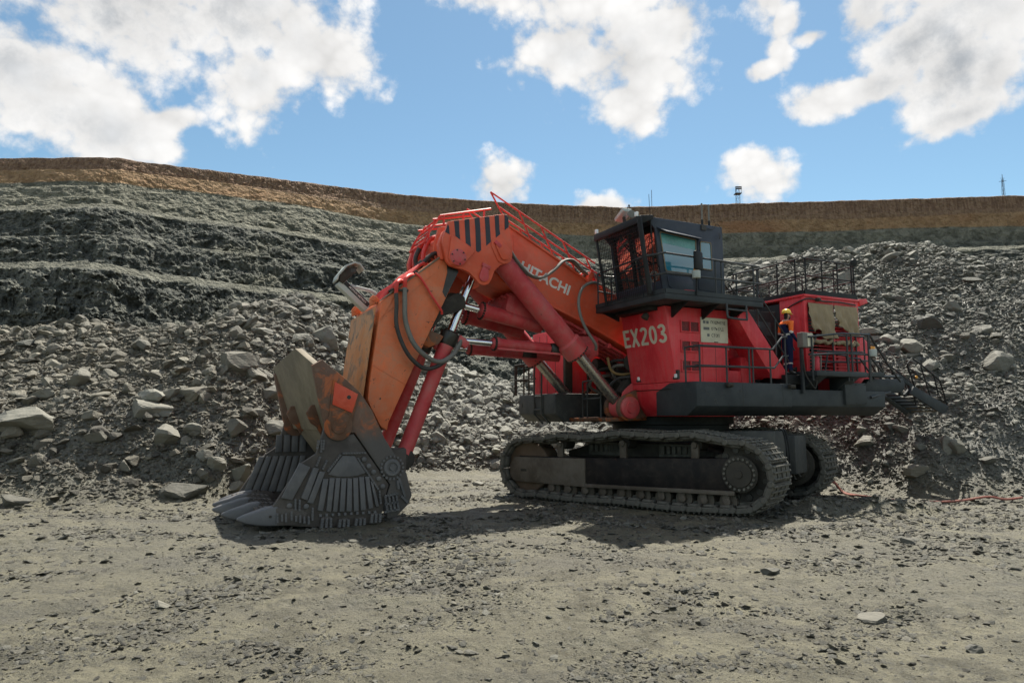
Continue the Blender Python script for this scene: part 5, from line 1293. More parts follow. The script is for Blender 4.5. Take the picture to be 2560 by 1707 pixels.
mb = MB(); mb.tube([(1.02, 3.62, 5.2), (1.02, 3.64, 4.90), (.95, 3.64, 4.84), (.42, 3.64, 4.82), (.36, 3.64, 4.88), (.36, 3.62, 5.2)], .028, 7, 3); mb.tube([(1.02, 3.63, 5.06), (.36, 3.63, 5.05)], .028, 7); mb.build('step_hoop', 'rail_steel', pl)
CV0, CV1 = 1.02, 3.05
cab = MB()
cside = [(2.58, 5.50), (2.78, 7.08), (3.02, 7.30), (3.02, 7.38), (.54, 7.40), (.50, 5.50)]
cab.prism(cside, CV1 - .07, CV1)
cab.prism(cside, CV0, CV0 + .07)
cab.box((.50, CV0 + .07, 5.50), (.58, CV1 - .07, 7.38))
cab.prism([(2.95, 7.28), (3.03, 7.31), (3.03, 7.385), (.54, 7.405), (.54, 7.30)], CV0 + .071, CV1 - .071)
cab.prism([(2.57, 5.50), (2.60, 5.78), (2.52, 5.78), (2.48, 5.50)], CV0 + .071, CV1 - .071)
cab.box((.58, CV0 + .071, 5.50), (2.48, CV1 - .071, 5.56))
cab = cab.build('cab', 'cab_navy', EX, .02)
MB().box((.45, 1.0, 5.341), (2.62, 3.08, 5.499)).build('cab_base', 'deck_grey', cab, .01)
# side windows with pale rubber seals; the main one and the door light
def pane(poly, v0, v1, name, mat, par): return MB().prism(poly, v0, v1).build(name, mat, par)
def ring(poly, inset, v0, v1, name, mat, par):
    c = Vector((sum(p[0] for p in poly) / len(poly), sum(p[1] for p in poly) / len(poly))); inn = []
    for p in poly:
        d = c - Vector(p); inn.append(tuple(Vector(p) + Vector((math.copysign(inset, d.x), math.copysign(inset, d.y)))))
    n = len(poly); V = [(a, v0, b) for a, b in poly] + [(a, v0, b) for a, b in inn] + [(a, v1, b) for a, b in poly] + [(a, v1, b) for a, b in inn]; F = []
    for i in range(n):
        j = (i + 1) % n
        F += [(i, j, n + j, n + i), (2 * n + i, 3 * n + i, 3 * n + j, 2 * n + j), (i, 2 * n + i, 2 * n + j, j), (n + i, n + j, 3 * n + j, 3 * n + i)]
    return MB().add(V, F).build(name, mat, par, .004)
w1 = [(2.66, 7.00), (2.51, 6.05), (2.47, 6.0), (1.48, 5.99), (1.47, 6.95), (2.62, 7.03)]
w2 = [(1.36, 6.88), (1.35, 6.20), (1.32, 6.17), (.98, 6.16), (.95, 6.19), (.97, 6.89), (1.0, 6.92), (1.33, 6.92)]
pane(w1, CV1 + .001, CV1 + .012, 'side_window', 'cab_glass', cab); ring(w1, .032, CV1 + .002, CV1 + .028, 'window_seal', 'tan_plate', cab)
pane([(2.63, 6.96), (2.59, 6.74), (1.50, 6.66), (1.50, 6.90)], CV1 + .013, CV1 + .015, 'shade_film', 'glass_film', cab)
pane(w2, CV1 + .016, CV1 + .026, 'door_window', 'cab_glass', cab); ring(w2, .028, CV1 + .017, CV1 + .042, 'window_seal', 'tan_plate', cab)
MB().prism([(1.42, 7.0), (1.42, 5.62), (.86, 5.60), (.86, 6.90), (.95, 7.0)], CV1 + .001, CV1 + .015).build('door', 'cab_navy', cab, .005)
MB().prism([(2.44, 5.90), (2.40, 5.64), (2.28, 5.56), (1.60, 5.56), (1.60, 5.82), (1.75, 5.93)], CV1 + .001, CV1 + .02).build('pressed_panel', 'cab_navy', cab, .008)
MB().add([(2.74, CV1, 7.14), (1.35, CV1, 7.04), (1.32, CV1 + .20, 6.93), (2.64, CV1 + .28, 6.97), (2.74, CV1, 7.12), (1.35, CV1, 7.02), (1.32, CV1 + .20, 6.915), (2.64, CV1 + .28, 6.955)], [(0, 1, 2, 3), (7, 6, 5, 4), (0, 4, 5, 1), (1, 5, 6, 2), (2, 6, 7, 3), (3, 7, 4, 0)]).build('sun_visor', 'cab_navy', cab)
MB().add([(2.50 + .0, CV0 + .075, 5.785), (2.50, CV1 - .075, 5.785), (2.72, CV1 - .075, 7.25), (2.72, CV0 + .075, 7.25)], [(0, 1, 2, 3)]).build('windscreen', 'clear_glass', cab)
mb = MB()
for v_ in (CV0 + .09, 1.85, CV1 - .09): mb.obox((2.625, v_, 6.5), [(.15, 0, 1), (0, 1, 0), (1, 0, -.15)], (.74, .03, .03))
mb.build('windscreen_frame', 'black_steel', cab)
MB().box((1.2, 1.7, 5.56), (1.75, 2.35, 6.1)).box((1.15, 1.75, 6.1), (1.3, 2.3, 6.75)).build('seat', 'machine_dark', cab, .05)
MB().obox((2.25, 2.05, 5.98), [(1, 0, .3), (0, 1, 0), (-.3, 0, 1)], (.25, .65, .05)).build('console', 'pod_grey', cab, .02)
MB().box((2.2, 2.9, 5.9), (2.35, 2.95, 6.2)).build('monitor', 'letter_white', cab)
mb = MB(); mb.tube([(2.84, CV1 + .04, 6.72), (2.86, CV1 + .12, 6.72), (2.80, CV1 + .12, 6.1), (2.74, CV1 + .04, 6.1)], .018, 6); mb.build('grab_handle', 'black_steel', cab)
mb = MB(); mb.tube([(2.80, CV1 - .02, 5.5), (2.95, CV1 + .02, 7.42)], .02, 6); mb.tube([(2.95, CV1 + .02, 7.42), (2.97, CV1 + .02, 7.95)], .006, 5); mb.build('aerial', 'black_steel', cab)
# falling-object guard in front of the cab: frame, wire mesh, brow
GF = lambda v, z: (3.10 + (z - 5.34) / 1.93 * .24, v, z)
mb = MB()
mb.tube([GF(3.20, 5.34), GF(3.14, 7.25)], .065, 10); mb.tube([GF(1.30, 5.34), GF(1.18, 7.25)], .04, 10)
mb.obox(((GF(0, 7.22)[0]), 2.16, 7.22), [(0, 1, 0), (1, 0, 0), UP], (1.03, .05, .09))
gd = mb.build('cab_guard', 'black_steel', EX, .008)
mb = MB()
for k in range(1, 24): mb.tube([GF(1.25 + k * .08, 5.36), GF(1.25 + k * .08, 7.14)], .0065, 4)
for k in range(1, 20): mb.tube([GF(1.26, 5.36 + k * .09), GF(3.16, 5.36 + k * .09)], .0065, 4)
mb.build('wire_mesh', 'black_steel', gd)
MB().prism([(3.36, 7.30), (3.30, 7.34), (2.9, 7.40), (2.9, 7.30), (3.26, 7.13)], 1.15, 3.16).build('brow', 'black_steel', gd, .01)
for v_ in (1.24, 3.06): MB().obox((3.36, v_, 7.38), [(1, 0, 0), (0, 1, 0), UP], (.03, .05, .06)).build('flood_lamp', 'lamp_glass', gd, .01)
for k in range(2): MB().tube([(2.72 - k * .3, 1.6 + .6 * k, 7.0), (2.74 - k * .3, 2.4 + .3 * k, 6.3)], .02, 6).build('wiper', 'black_steel', cab)
# deck rail: front run past the guard, then along the side
zt, zm = 6.30, 5.82
rail('cab_deck_handrail', 'rail_steel', [[(3.05, .78, zt + .02), (3.10, 1.25, zt), (3.22, 3.20, zt), (2.93, 3.62, zt + .02), (-.20, 3.58, zt - .02)], [(3.05, 2.95, zm), (2.90, 3.60, zm + .01), (-.24, 3.58, zm)], [(3.05, .78, zt + .02), (2.75, .78, zt - .03), (2.5, .95, zt - .05)], [(3.05, .78, zm), (2.5, .8, zm - .04)]],
     [((u, 3.58, 5.34), (u, 3.58, zt)) for u in (1.32, 1.12, .02)] + [((2.98, 3.12, 5.34), (3.02, 3.12, zm)), ((3.05, .80, 5.34), (3.05, .80, zt)), ((2.60, .80, 5.34), (2.60, .80, zt - .04))], .024)
rail('cab_deck_handrail', 'rail_steel', [[(-.24, 3.56, zt - .06), (-.24, 2.6, zt - .04)], [(-.24, 2.6, zt - .04), (-.5, 2.3, zt - .2)], [(-.24, 3.5, zm), (-.24, 2.3, zm)]], [((-.24, v_, 5.34), (-.24, v_, zt - .05)) for v_ in (3.45, 2.7)], .024)
# mirror, beacon, aerials, radar head
mb = MB(); mb.obox((1.98, 3.70, 6.20), [(1, .25, 0), (-.25, 1, 0), UP], (.16, .045, .24)); mi = mb.build('mirror', 'black_steel', EX, .04)
MB().tube([(1.95, 3.62, 5.9), (1.95, 3.68, 6.1)], .02, 6).build('mirror_arm', 'black_steel', mi)
bc = MB().cyl((2.02, 3.66, 5.76), (2.02, 3.66, 5.95), .105, .105, 20).build('beacon', 'housing_white', EX, .01)
MB().lathe((2.02, 3.66, 5.951), UP, [(0, .065), (.07, .06), (.085, .03)], 18).build('beacon_lens', 'amber', bc)
MB().tube([(2.0, 3.63, 5.34), (2.0, 3.65, 5.76)], .025, 7).build('beacon_stem', 'black_steel', bc)
MB().obox((2.15, 3.50, 5.42), [(1, 0, 0), (0, 1, 0), UP], (.16, .06, .05)).build('red_box', 'red_paint', EX, .01)
for u in (1.14, .90):
    a = MB().cyl((u, 2.95, 7.55), (u, 2.95, 8.0), .022, n=8).build('aerial', 'hose_grey', EX)
    MB().cyl((u, 2.95, 7.38), (u, 2.95, 7.55), .03, n=8).build('aerial_base', 'black_steel', a)
mb = MB(); mb.obox((1.2, 3.06, 7.30), [(1, 0, 0), (0, 1, 0), UP], (.08, .025, .07)); mb.tube([(1.1, 3.07, 7.3), (.9, 3.08, 7.28), (.75, 3.08, 7.45), (.62, 3.1, 7.3), (.68, 3.1, 7.05), (.7, 3.1, 7.2)], .008, 5, 5); mb.build('aerial_cable', 'hose_dark', EX)
hd_ = MB()
hd_.obox((2.2, .86, 8.10), [(.1, .93, .35), (1, -.1, 0), (0, -.35, .93)], (.27, .15, .06))
rd = hd_.build('radar_head', 'housing_white', EX, .03)
MB().lathe((2.2, 1.22, 8.02), (.3, .9, -.1), [(0, .05), (.03, .10), (.10, .11), (.11, .08)], 20).build('scanner_drum', 'hose_grey', rd)
MB().tube([(2.2, .9, 8.02), (2.2, .98, 7.7), (2.2, 1.05, 7.38)], .05, 8).build('radar_stem', 'machine_dark', rd)
MB().tube([(2.2, 1.05, 8.2), (2.2, 1.16, 8.32), (2.2, 1.2, 8.2)], .015, 6, 4).build('lifting_loop', 'machine_dark', rd)

# rear landing, control box, extinguisher and folding stairway
ld = MB(); ld.box((-3.75, 2.95, 3.42), (-1.75, 3.95, 3.56)); ld = ld.build('rear_landing', 'deck_grey', EX, .01)
for u in (-2.0, -3.3): MB().prism([(3.42, 3.93), (3.42, 3.2), (2.95, 3.2)], u - .18, u + .18, lambda a, b, c: (c, b, a)).build('bracket', 'deck_grey', ld, .008)
MB().prism([(-3.76, 3.43), (-3.76, 3.55), (-4.8, 3.62), (-4.8, 3.5)], 2.95, 3.7).build('landing_plate', 'deck_grey', ld, .008)
MB().box((-3.74, 3.3, 3.561), (-3.3, 3.93, 3.568)).build('worn_patch', 'tan_plate', ld)
MB().box((-1.60, 3.60, 2.95), (-1.52, 3.68, 4.3)).build('control_post', 'deck_grey', EX, .01)
MB().obox((-1.62, 3.72, 4.38), [(1, 0, 0), (0, 1, 0), UP], (.19, .10, .20)).build('control_box', 'hose_grey', EX, .015)
MB().obox((-1.70, 3.825, 4.38), [(1, 0, 0), (0, 1, 0), UP], (.10, .004, .17)).build('control_cover', 'cream_paint', EX)
MB().tube([(-1.5, 3.7, 4.2), (-1.48, 3.75, 3.9), (-1.6, 3.7, 3.5), (-1.75, 3.75, 3.2), (-1.95, 3.7, 3.1), (-2.0, 3.72, 3.3)], .022, 7, 6).build('control_cable', 'hose_dark', EX)
fe = MB().lathe((-2.12, 3.62, 3.57), UP, [(0, .085), (.02, .095), (.36, .095), (.42, .06), (.44, .03), (.50, .03)], 18).build('fire_extinguisher', 'hydrant_red', EX)
MB().tube([(-2.25, 3.66, 3.57), (-2.25, 3.68, 3.98), (-1.98, 3.68, 3.98), (-1.98, 3.66, 3.57)], .018, 6).build('bracket_hoop', 'hose_grey', fe)
zt, zm = 4.62, 4.05
rail('landing_handrail', 'rail_steel', [[(-1.60, 3.85, 4.46), (-2.92, 3.85, zt), (-4.05, 3.85, zt + .02), (-4.95, 3.75, 3.80), (-5.5, 3.7, 3.35)], [(-1.6, 3.85, 3.98), (-2.9, 3.85, zm + .02), (-3.95, 3.85, zm + .02), (-4.6, 3.8, 3.6)]],
     [((u, 3.85, 3.3), (u, 3.85, z)) for u, z in ((-1.72, 4.47), (-3.10, zt), (-3.28, zt), (-3.98, zt), (-4.02, zt))], .028)
rail('landing_handrail', 'rail_steel', [[(-2.70, 3.0, 4.25), (-2.95, 3.0, 4.68), (-4.95, 3.0, 4.72)], [(-2.9, 3.0, 4.2), (-4.95, 3.0, 4.25)], [(-3.0, 3.0, 3.9), (-4.95, 3.0, 3.95)], [(-4.95, 3.0, 4.72), (-4.95, 1.9, 4.70)]], [((u, 3.0, 3.56), (u, 3.0, z)) for u, z in ((-2.75, 4.3), (-3.6, 4.7), (-4.6, 4.7), (-4.95, 4.72))], .026)
rail('landing_handrail', 'rail_steel', [[(-2.6, 3.5, 3.56), (-2.75, 3.5, 4.1), (-3.5, 3.5, 4.05), (-3.6, 3.5, 3.56)], [(-3.7, 3.4, 3.56), (-3.72, 3.4, 4.0), (-4.2, 3.4, 4.0), (-4.8, 3.4, 3.4)], [(-4.3, 3.35, 3.95), (-5.1, 3.35, 3.95), (-5.3, 3.35, 3.6)]], [], .024)
b2 = MB().cyl((-4.06, 3.92, 4.02), (-4.06, 3.92, 4.22), .105, n=20).build('beacon', 'housing_white', EX, .01)
MB().lathe((-4.06, 3.92, 4.221), UP, [(0, .065), (.07, .06), (.085, .03)], 18).build('beacon_lens', 'amber', b2)
# stairway: carrying arm, crank, flight of treads
ar = MB().prism([(-4.15, 3.15), (-4.45, 3.42), (-5.95, 3.45), (-6.05, 3.30), (-5.9, 3.05), (-4.3, 3.02)], 3.30, 3.48).build('folding_stairway', 'deck_grey', EX, .012)
MB().tube([(-4.55, 3.40, 3.50), (-5.85, 3.40, 3.52)], .045, 9).build('torsion_tube', 'rail_steel', ar)
MB().cyl((-4.35, 3.55, 2.88), (-5.35, 3.45, 3.05), .05, n=12).build('stair_ram', 'rail_steel', ar)
MB().cyl((-5.35, 3.45, 3.05), (-5.75, 3.42, 3.13), .025, n=10).build('stair_ram_rod', 'chrome', ar)
MB().prism([(-5.80, 3.62), (-6.0, 3.6), (-6.62, 3.28), (-6.6, 3.14), (-6.22, 2.92), (-6.15, 3.0), (-6.42, 3.18), (-6.42, 3.26), (-6.0, 3.46), (-6.1, 2.98), (-6.0, 2.96), (-5.84, 3.45)], 3.28, 3.36).build('crank', 'deck_grey', ar, .008)
fl_ = [(-6.45, 3.25), (-6.25, 3.02), (-7.72, 2.42), (-7.95, 2.48), (-8.05, 2.66)]
for lo in (3.42, 2.45): MB().prism(fl_, lo, lo + .06).build('stair_stringer', 'deck_grey', ar, .008)
for k in range(6):
    u = -6.55 - k * .25; z = 3.02 - k * .098
    MB().box((u - .11, 2.51, z - .05), (u + .11, 3.419, z - .01)).build('tread', 'tan_plate' if k > 3 else 'deck_grey', ar)
MB().tube([(-5.6, 2.6, 3.1), (-6.3, 2.6, 2.95), (-7.3, 2.6, 2.45)], .07, 8).build('lower_beam', 'deck_grey', ar)
for v_, k in ((3.46, 0), (2.48, 1)):
    rail('stair_handrail', 'black_steel', [[(-6.28, v_, 3.66), (-6.22, v_, 3.92), (-6.45, v_, 4.10), (-7.1, v_, 3.80), (-7.74, v_, 3.44), (-7.90, v_, 3.05), (-8.0, v_, 2.70)], [(-6.34, v_, 3.76), (-7.1, v_, 3.36), (-7.86, v_, 3.02)]], [((-6.55, v_, 3.1), (-6.24, v_, 3.85)), ((-7.25, v_, 2.85), (-6.85, v_, 3.88)), ((-7.62, v_, 3.0), (-7.45, v_, 3.60))], .022)
rail('stair_handrail', 'black_steel', [[(-4.6, 2.4, 3.55), (-4.75, 2.4, 4.25), (-5.9, 2.4, 4.25), (-6.0, 2.4, 4.0), (-6.6, 2.4, 3.35)], [(-5.0, 2.4, 3.6), (-5.1, 2.4, 3.95), (-5.9, 2.4, 3.9)]], [((-5.5, 2.4, 3.5), (-5.4, 2.4, 4.25)), ((-4.9, 2.4, 3.5), (-4.9, 2.4, 4.25))], .022)
for u, z in ((-6.62, 3.50), ): MB().cyl((u, 3.46, z), (u + .02, 3.46, z + .06), .035, n=8).build('marker_sleeve', 'yellow_marker', ar)

# far-side pod with its red cabinet, ladder and rails
pod = MB()
pod.prism([(3.45, 3.02), (3.45, 2.42), (3.15, 2.18), (1.5, 2.18), (1.5, 3.02)], -3.35, -.95)
pod.prism([(3.05, 3.02), (3.05, 2.42), (2.75, 2.18), (1.5, 2.18), (1.5, 3.02)], -3.85, -3.351)
pod = pod.build('fuel_pod', 'pod_grey', EX, .02)
for v_ in (-3.15, -2.25): MB().box((3.451, v_, 2.62), (3.455, v_ + .07, 2.76)).build('lift_slot', 'oil_gap_black', pod)
rc = MB().box((.6, -3.95, 3.03), (2.62, -1.85, 5.12)).build('side_cabinet', 'red_paint', EX, .02)
for v_ in (-3.45, -2.95, -2.4): MB().box((2.621, v_, 3.1), (2.625, v_ + .02, 5.0)).build('panel_seam', 'machine_dark', rc)
MB().box((2.40, -1.84, 3.05), (2.66, -1.70, 4.9)).build('corner_post', 'machine_dark', rc, .01)
rail('pod_handrail', 'machine_dark', [[(3.40, -2.1, 4.02), (3.40, -3.75, 4.02), (2.6, -3.95, 4.02)], [(3.40, -2.3, 3.52), (3.40, -3.75, 3.52), (2.6, -3.9, 3.52)]], [((3.40, v_, 3.02), (3.40, v_, 4.02)) for v_ in (-3.75, -3.65, -3.1, -2.75)], .028)
mb = MB()
for v_ in (-2.20, -1.72): mb.tube([(3.48, v_, 4.3), (3.5, v_, 3.0), (3.5, v_, 2.42), (3.2, v_, 2.12)], .03, 7)
for z in (2.95, 2.55, 2.2): mb.tube([(3.5 - max(0, 2.42 - z), -2.20, z), (3.5 - max(0, 2.42 - z), -1.72, z)], .025, 6)
mb.build('pod_ladder', 'pod_grey', pod)
# swing machinery and valve gear under the boom foot
mb = MB()
mb.obox((1.3, -.3, 2.9), [(1, 0, 0), (0, 1, 0), UP], (.5, 1.0, .5)); mb.obox((.9, -1.0, 3.6), [(1, 0, 0), (0, 1, 0), UP], (.4, .5, .6)); mb.obox((1.75, .70, 3.05), [(.8, 0, .6), (0, 1, 0), (-.6, 0, .8)], (.5, .12, .4))
for v_, z in ((.1, 3.6), (-.5, 3.3), (-.9, 3.9)): mb.cyl((1.4, v_, z), (2.1, v_, z), .2, n=18)
mb.cyl((1.6, .55, 3.86), (2.0, .90, 3.86), .26, n=24); mb.tube([(1.9, -1.5, 3.05), (2.1, -1.35, 4.0), (2.15, -1.3, 4.6)], .05, 6)
vg = mb.build('valve_gear', 'machine_dark', EX, .02)
for i, (v_, z) in enumerate(((.2, 3.9), (.3, 3.75), (-.4, 3.7), (-.7, 3.5), (0.5, 3.4))): MB().tube([(1.6, v_, z - .6), (2.0 + .1 * i, v_ - .1, z - .3), (2.3, v_ + .1, z), (2.0, v_ + .4, z + .05), (1.5, v_ + .5, z + .1)], .045, 8, 6).build('hose', 'hose_grey' if i % 2 else 'hose_dark', vg)
MB().tube([(2.6, .55, 4.0), (2.5, .6, 3.62), (2.2, .7, 3.52), (1.8, .8, 3.62), (1.6, .9, 3.75)], .04, 9, 6).build('hose', 'hose_tan', vg)
MB().prism(stadium((.9, 3.7), (2.15, 2.85), .4, .3), .95, 1.02).build('boom_foot', 'cylinder_red', EX, .02)
rail('front_step', 'pod_grey', [[(2.75, -.55, 3.35), (2.85, .15, 3.38)], [(2.75, -.55, 2.85), (2.75, .42, 2.86)], [(2.75, -.6, 2.28), (2.75, .45, 2.28)]], [((2.75, -.55, 2.28), (2.75, -.55, 3.35)), ((2.75, -.3, 2.28), (2.75, -.3, 3.3)), ((2.75, .4, 2.28), (2.75, .4, 3.0))], .026)
MB().box((2.3, -.62, 2.20), (2.8, .46, 2.27)).build('step_plate', 'pod_grey', EX, .006)
MB().prism([(1.0, 2.36), (3.0, 2.30), (2.95, 2.20), (1.0, 2.24)], -1.4, .95).build('frame_nose', 'rusty_plate', EX, .02)
# ---- small landing where the worker stands --------------------------------------
MB().box((-1.76, 2.5, 3.21), (-1.19, 3.45, 3.46)).build('landing_step', 'black_steel', EX, .01)

# ------------------------------------------------------------------ the worker
simple('navy_cloth', (.012, .018, .060), .85, spec=.2)
simple('orange_cloth', (.85, .16, .03), .8, spec=.2)
simple('reflective_tape', (.62, .62, .56), .5)
simple('skin', (.42, .24, .17), .55)
simple('dark_hair', (.018, .013, .010), .7)
simple('helmet_yellow', (.82, .55, .06), .3)
simple('boot_black', (.02, .018, .017), .6)
def worker():
    base = C0 + Fv * -1.58 + Lv * 3.15 + UP * 3.462
    root = empty('person', base, R_(20))
    tag(root, 'worker in yellow helmet and orange and navy overalls standing on the shovel deck', 'person')
    J = {}; E_ = []
    def add(k, p, r, par=None):
        J[k] = (p, r, len(J))
        if par: E_.append((J[par][2], J[k][2]))
    add('pelvis', (0, 0, .95), (.135, .165)); add('belly', (.01, 0, 1.10), (.125, .155), 'pelvis'); add('chest', (.0, 0, 1.30), (.14, .18), 'belly'); add('collar', (-.01, 0, 1.46), (.095, .12), 'chest')
    add('neck', (.01, 0, 1.54), (.058, .058), 'collar'); add('skull', (.03, 0, 1.64), (.092, .078), 'neck'); add('crown', (.025, 0, 1.74), (.085, .072), 'skull')
    for s, y in (('l', 1), ('r', -1)):
        add('hip' + s, (0, .095 * y, .90), (.10, .10), 'pelvis'); add('knee' + s, (.03 + .02 * y, .10 * y, .49), (.075, .075), 'hip' + s); add('shin' + s, (.0 + .02 * y, .105 * y, .25), (.068, .066), 'knee' + s); add('ankle' + s, (-.01, .11 * y, .085), (.055, .052), 'shin' + s)
        add('ball' + s, (.10, .12 * y, .05), (.048, .045), 'ankle' + s); add('toe' + s, (.18, .12 * y, .04), (.036, .04), 'ball' + s)
        add('shoulder' + s, (-.01, .19 * y, 1.42), (.078, .078), 'collar')
        if y < 0: add('elbow' + s, (-.07, .255 * y, 1.14), (.055, .055), 'shoulder' + s); add('wrist' + s, (.10, .25 * y, .96), (.040, .038), 'elbow' + s); d = Vector((.8, 0, -.6))
        else: add('elbow' + s, (-.02, .25 * y, 1.14), (.055, .055), 'shoulder' + s); add('wrist' + s, (.19, .18 * y, 1.02), (.040, .038), 'elbow' + s); d = Vector((.95, 0, -.1))
        w = Vector(J['wrist' + s][0]); add('palm' + s, tuple(w + d * .08), (.040, .020), 'wrist' + s)
        for f in range(4):
            a = w + d * .11 + Vector((0, (f - 1.5) * .019, 0)); ln = (.07, .085, .08, .06)[f]
            add('f%d' % f + s, tuple(a), (.010, .010), 'palm' + s); add('g%d' % f + s, tuple(a + d * ln * .55), (.009, .009), 'f%d' % f + s); add('h%d' % f + s, tuple(a + d * ln * .8 + Vector((0, 0, -ln * .45))), (.008, .008), 'g%d' % f + s)
        add('t1' + s, tuple(w + d * .05 + Vector((0, -.035 * y, .01))), (.011, .011), 'palm' + s); add('t2' + s, tuple(w + d * .10 + Vector((0, -.055 * y, .0))), (.009, .009), 't1' + s)
    me = bpy.data.meshes.new('body'); ks = list(J)
    me.from_pydata([J[k][0] for k in ks], E_, [])
    ob = bpy.data.objects.new('body', me); COL.objects.link(ob)
    md = ob.modifiers.new('skin', 'SKIN'); md.use_smooth_shade = True
    sv = me.skin_vertices[0].data
    for i, k in enumerate(ks): sv[i].radius = J[k][1]; sv[i].use_root = (i == 0)
    ob.modifiers.new('sub', 'SUBSURF').render_levels = 2; ob.modifiers['sub'].levels = 2
    dg = bpy.context.evaluated_depsgraph_get(); dg.update()
    m2 = bpy.data.meshes.new_from_object(ob.evaluated_get(dg)); bpy.data.objects.remove(ob)
    names = ['navy_cloth', 'orange_cloth', 'reflective_tape', 'skin', 'boot_black', 'dark_hair']
    m2.materials.clear()
    for nm in names: m2.materials.append(MATS[nm])
    for p in m2.polygons:
        x, y, z = p.center; k = 0
        arm = abs(y) > .165 and z < 1.52
        if z > 1.505: k = 3
        elif z < .13: k = 4
        elif arm:
            k = 1 if z > 1.20 else (2 if z > 1.145 else 0)
            if (Vector((x, y, z)) - Vector(J['wristl'][0])).length < .2 and x > .21: k = 3
            if (Vector((x, y, z)) - Vector(J['wristr'][0])).length < .2 and x > .12 and z < .95: k = 3
        elif 1.40 < z: k = 1
        elif 1.12 < z < 1.17: k = 2
        elif .30 < z < .335: k = 2
        if k == 3 and z > 1.55 and x < .0: k = 5
        p.material_index = k; p.use_smooth = True
    b = link(bpy.data.objects.new('body', m2), root)
    # helmet, beard, ears, nose and eyes
    hm = MB().lathe((.02, 0, 1.715), (.06, 0, 1), [(0, .125), (.02, .128), (.06, .122), (.10, .098), (.125, .06), (.135, .02)], 24)
    V = []; n = 16
    for k in range(n + 1):
        a = -1.3 + 2.6 * k / n; V += [(.02 + .118 * math.cos(a), .118 * math.sin(a), 1.72), (.02 + (.13 + .06 * math.cos(a)) * math.cos(a), .14 * math.sin(a), 1.705), (.02 + (.13 + .06 * math.cos(a)) * math.cos(a), .14 * math.sin(a), 1.695), (.02 + .118 * math.cos(a), .118 * math.sin(a), 1.708)]
    hm.add(V, [(k * 4 + j, k * 4 + (j + 1) % 4, k * 4 + 4 + (j + 1) % 4, k * 4 + 4 + j) for k in range(n) for j in range(4)])
    hm.build('helmet', 'helmet_yellow', root, 0, 50)
    MB().lathe((.085, 0, 1.565), (.2, 0, 1), [(0, .02), (.015, .045), (.05, .055), (.075, .045), (.08, .02)], 14).build('beard', 'dark_hair', root)
    MB().lathe((.115, 0, 1.635), (.5, 0, .9), [(0, .008), (.01, .016), (.03, .010), (.045, .004)], 8).build('nose', 'skin', root)
    for y in (-.032, .032): MB().lathe((.108, y, 1.665), (1, 0, 0), [(0, .010), (.006, .008), (.009, .003)], 8).build('eye', 'boot_black', root)
    for y in (-.082, .082): MB().lathe((.02, y, 1.64), (0, 1 if y > 0 else -1, 0), [(0, .024), (.010, .028), (.014, .015)], 10).build('ear', 'skin', root)
    MB().obox((.085, 0, 1.61), [(1, 0, 0), (0, 1, 0), UP], (.012, .022, .005)).build('mouth', 'skin', root)
worker()

# ------------------------------------------------------------------ trailing cable
def gz(x, y): return float(terrain(np.array([x]), np.array([y]))[0][0])
cp = [(9.98, 20.9), (10.12, 20.2), (10.3, 19.4), (10.5, 18.9), (10.95, 18.75), (11.6, 18.9), (12.3, 19.0), (13.0, 19.0)]
for i, (dx, dy) in enumerate(((0, 0), (.06, .10), (-.06, -.12))):
    hang = [(8.75 + dx, 21.2, 1.62), (8.98 + dx, 21.1 + dy, 1.62), (9.15 + dx, 21.0 + dy, 1.25), (9.22 + dx, 20.95 + dy, .92), (9.45 + dx * 2, 20.95 + dy, .66 - .06 * i), (9.75 + dx, 20.95 + dy, .34)]
    gr = [(x + dx, y + dy, gz(x + dx, y + dy) + .09) for x, y in cp]
    if i == 0: gr += [(x, y, gz(x, y) + .08) for x, y in ((13.4, 18.9), (13.9, 18.95))]
    elif i == 1: gr = gr[:6]
    elif i == 2: gr = gr[:4]
    o = MB().tube(hang + gr, .030 if i == 0 else .026, 8, 6).build('power_cable', 'cable_red')
    tag(o, ['longest red power cable trailing from the far track across the floor to the right', 'middle-length red cable strand beside the longest one behind the tracks', 'shortest red cable strand ending on the floor near the far track'][i], 'cable', 'trailing power cables')

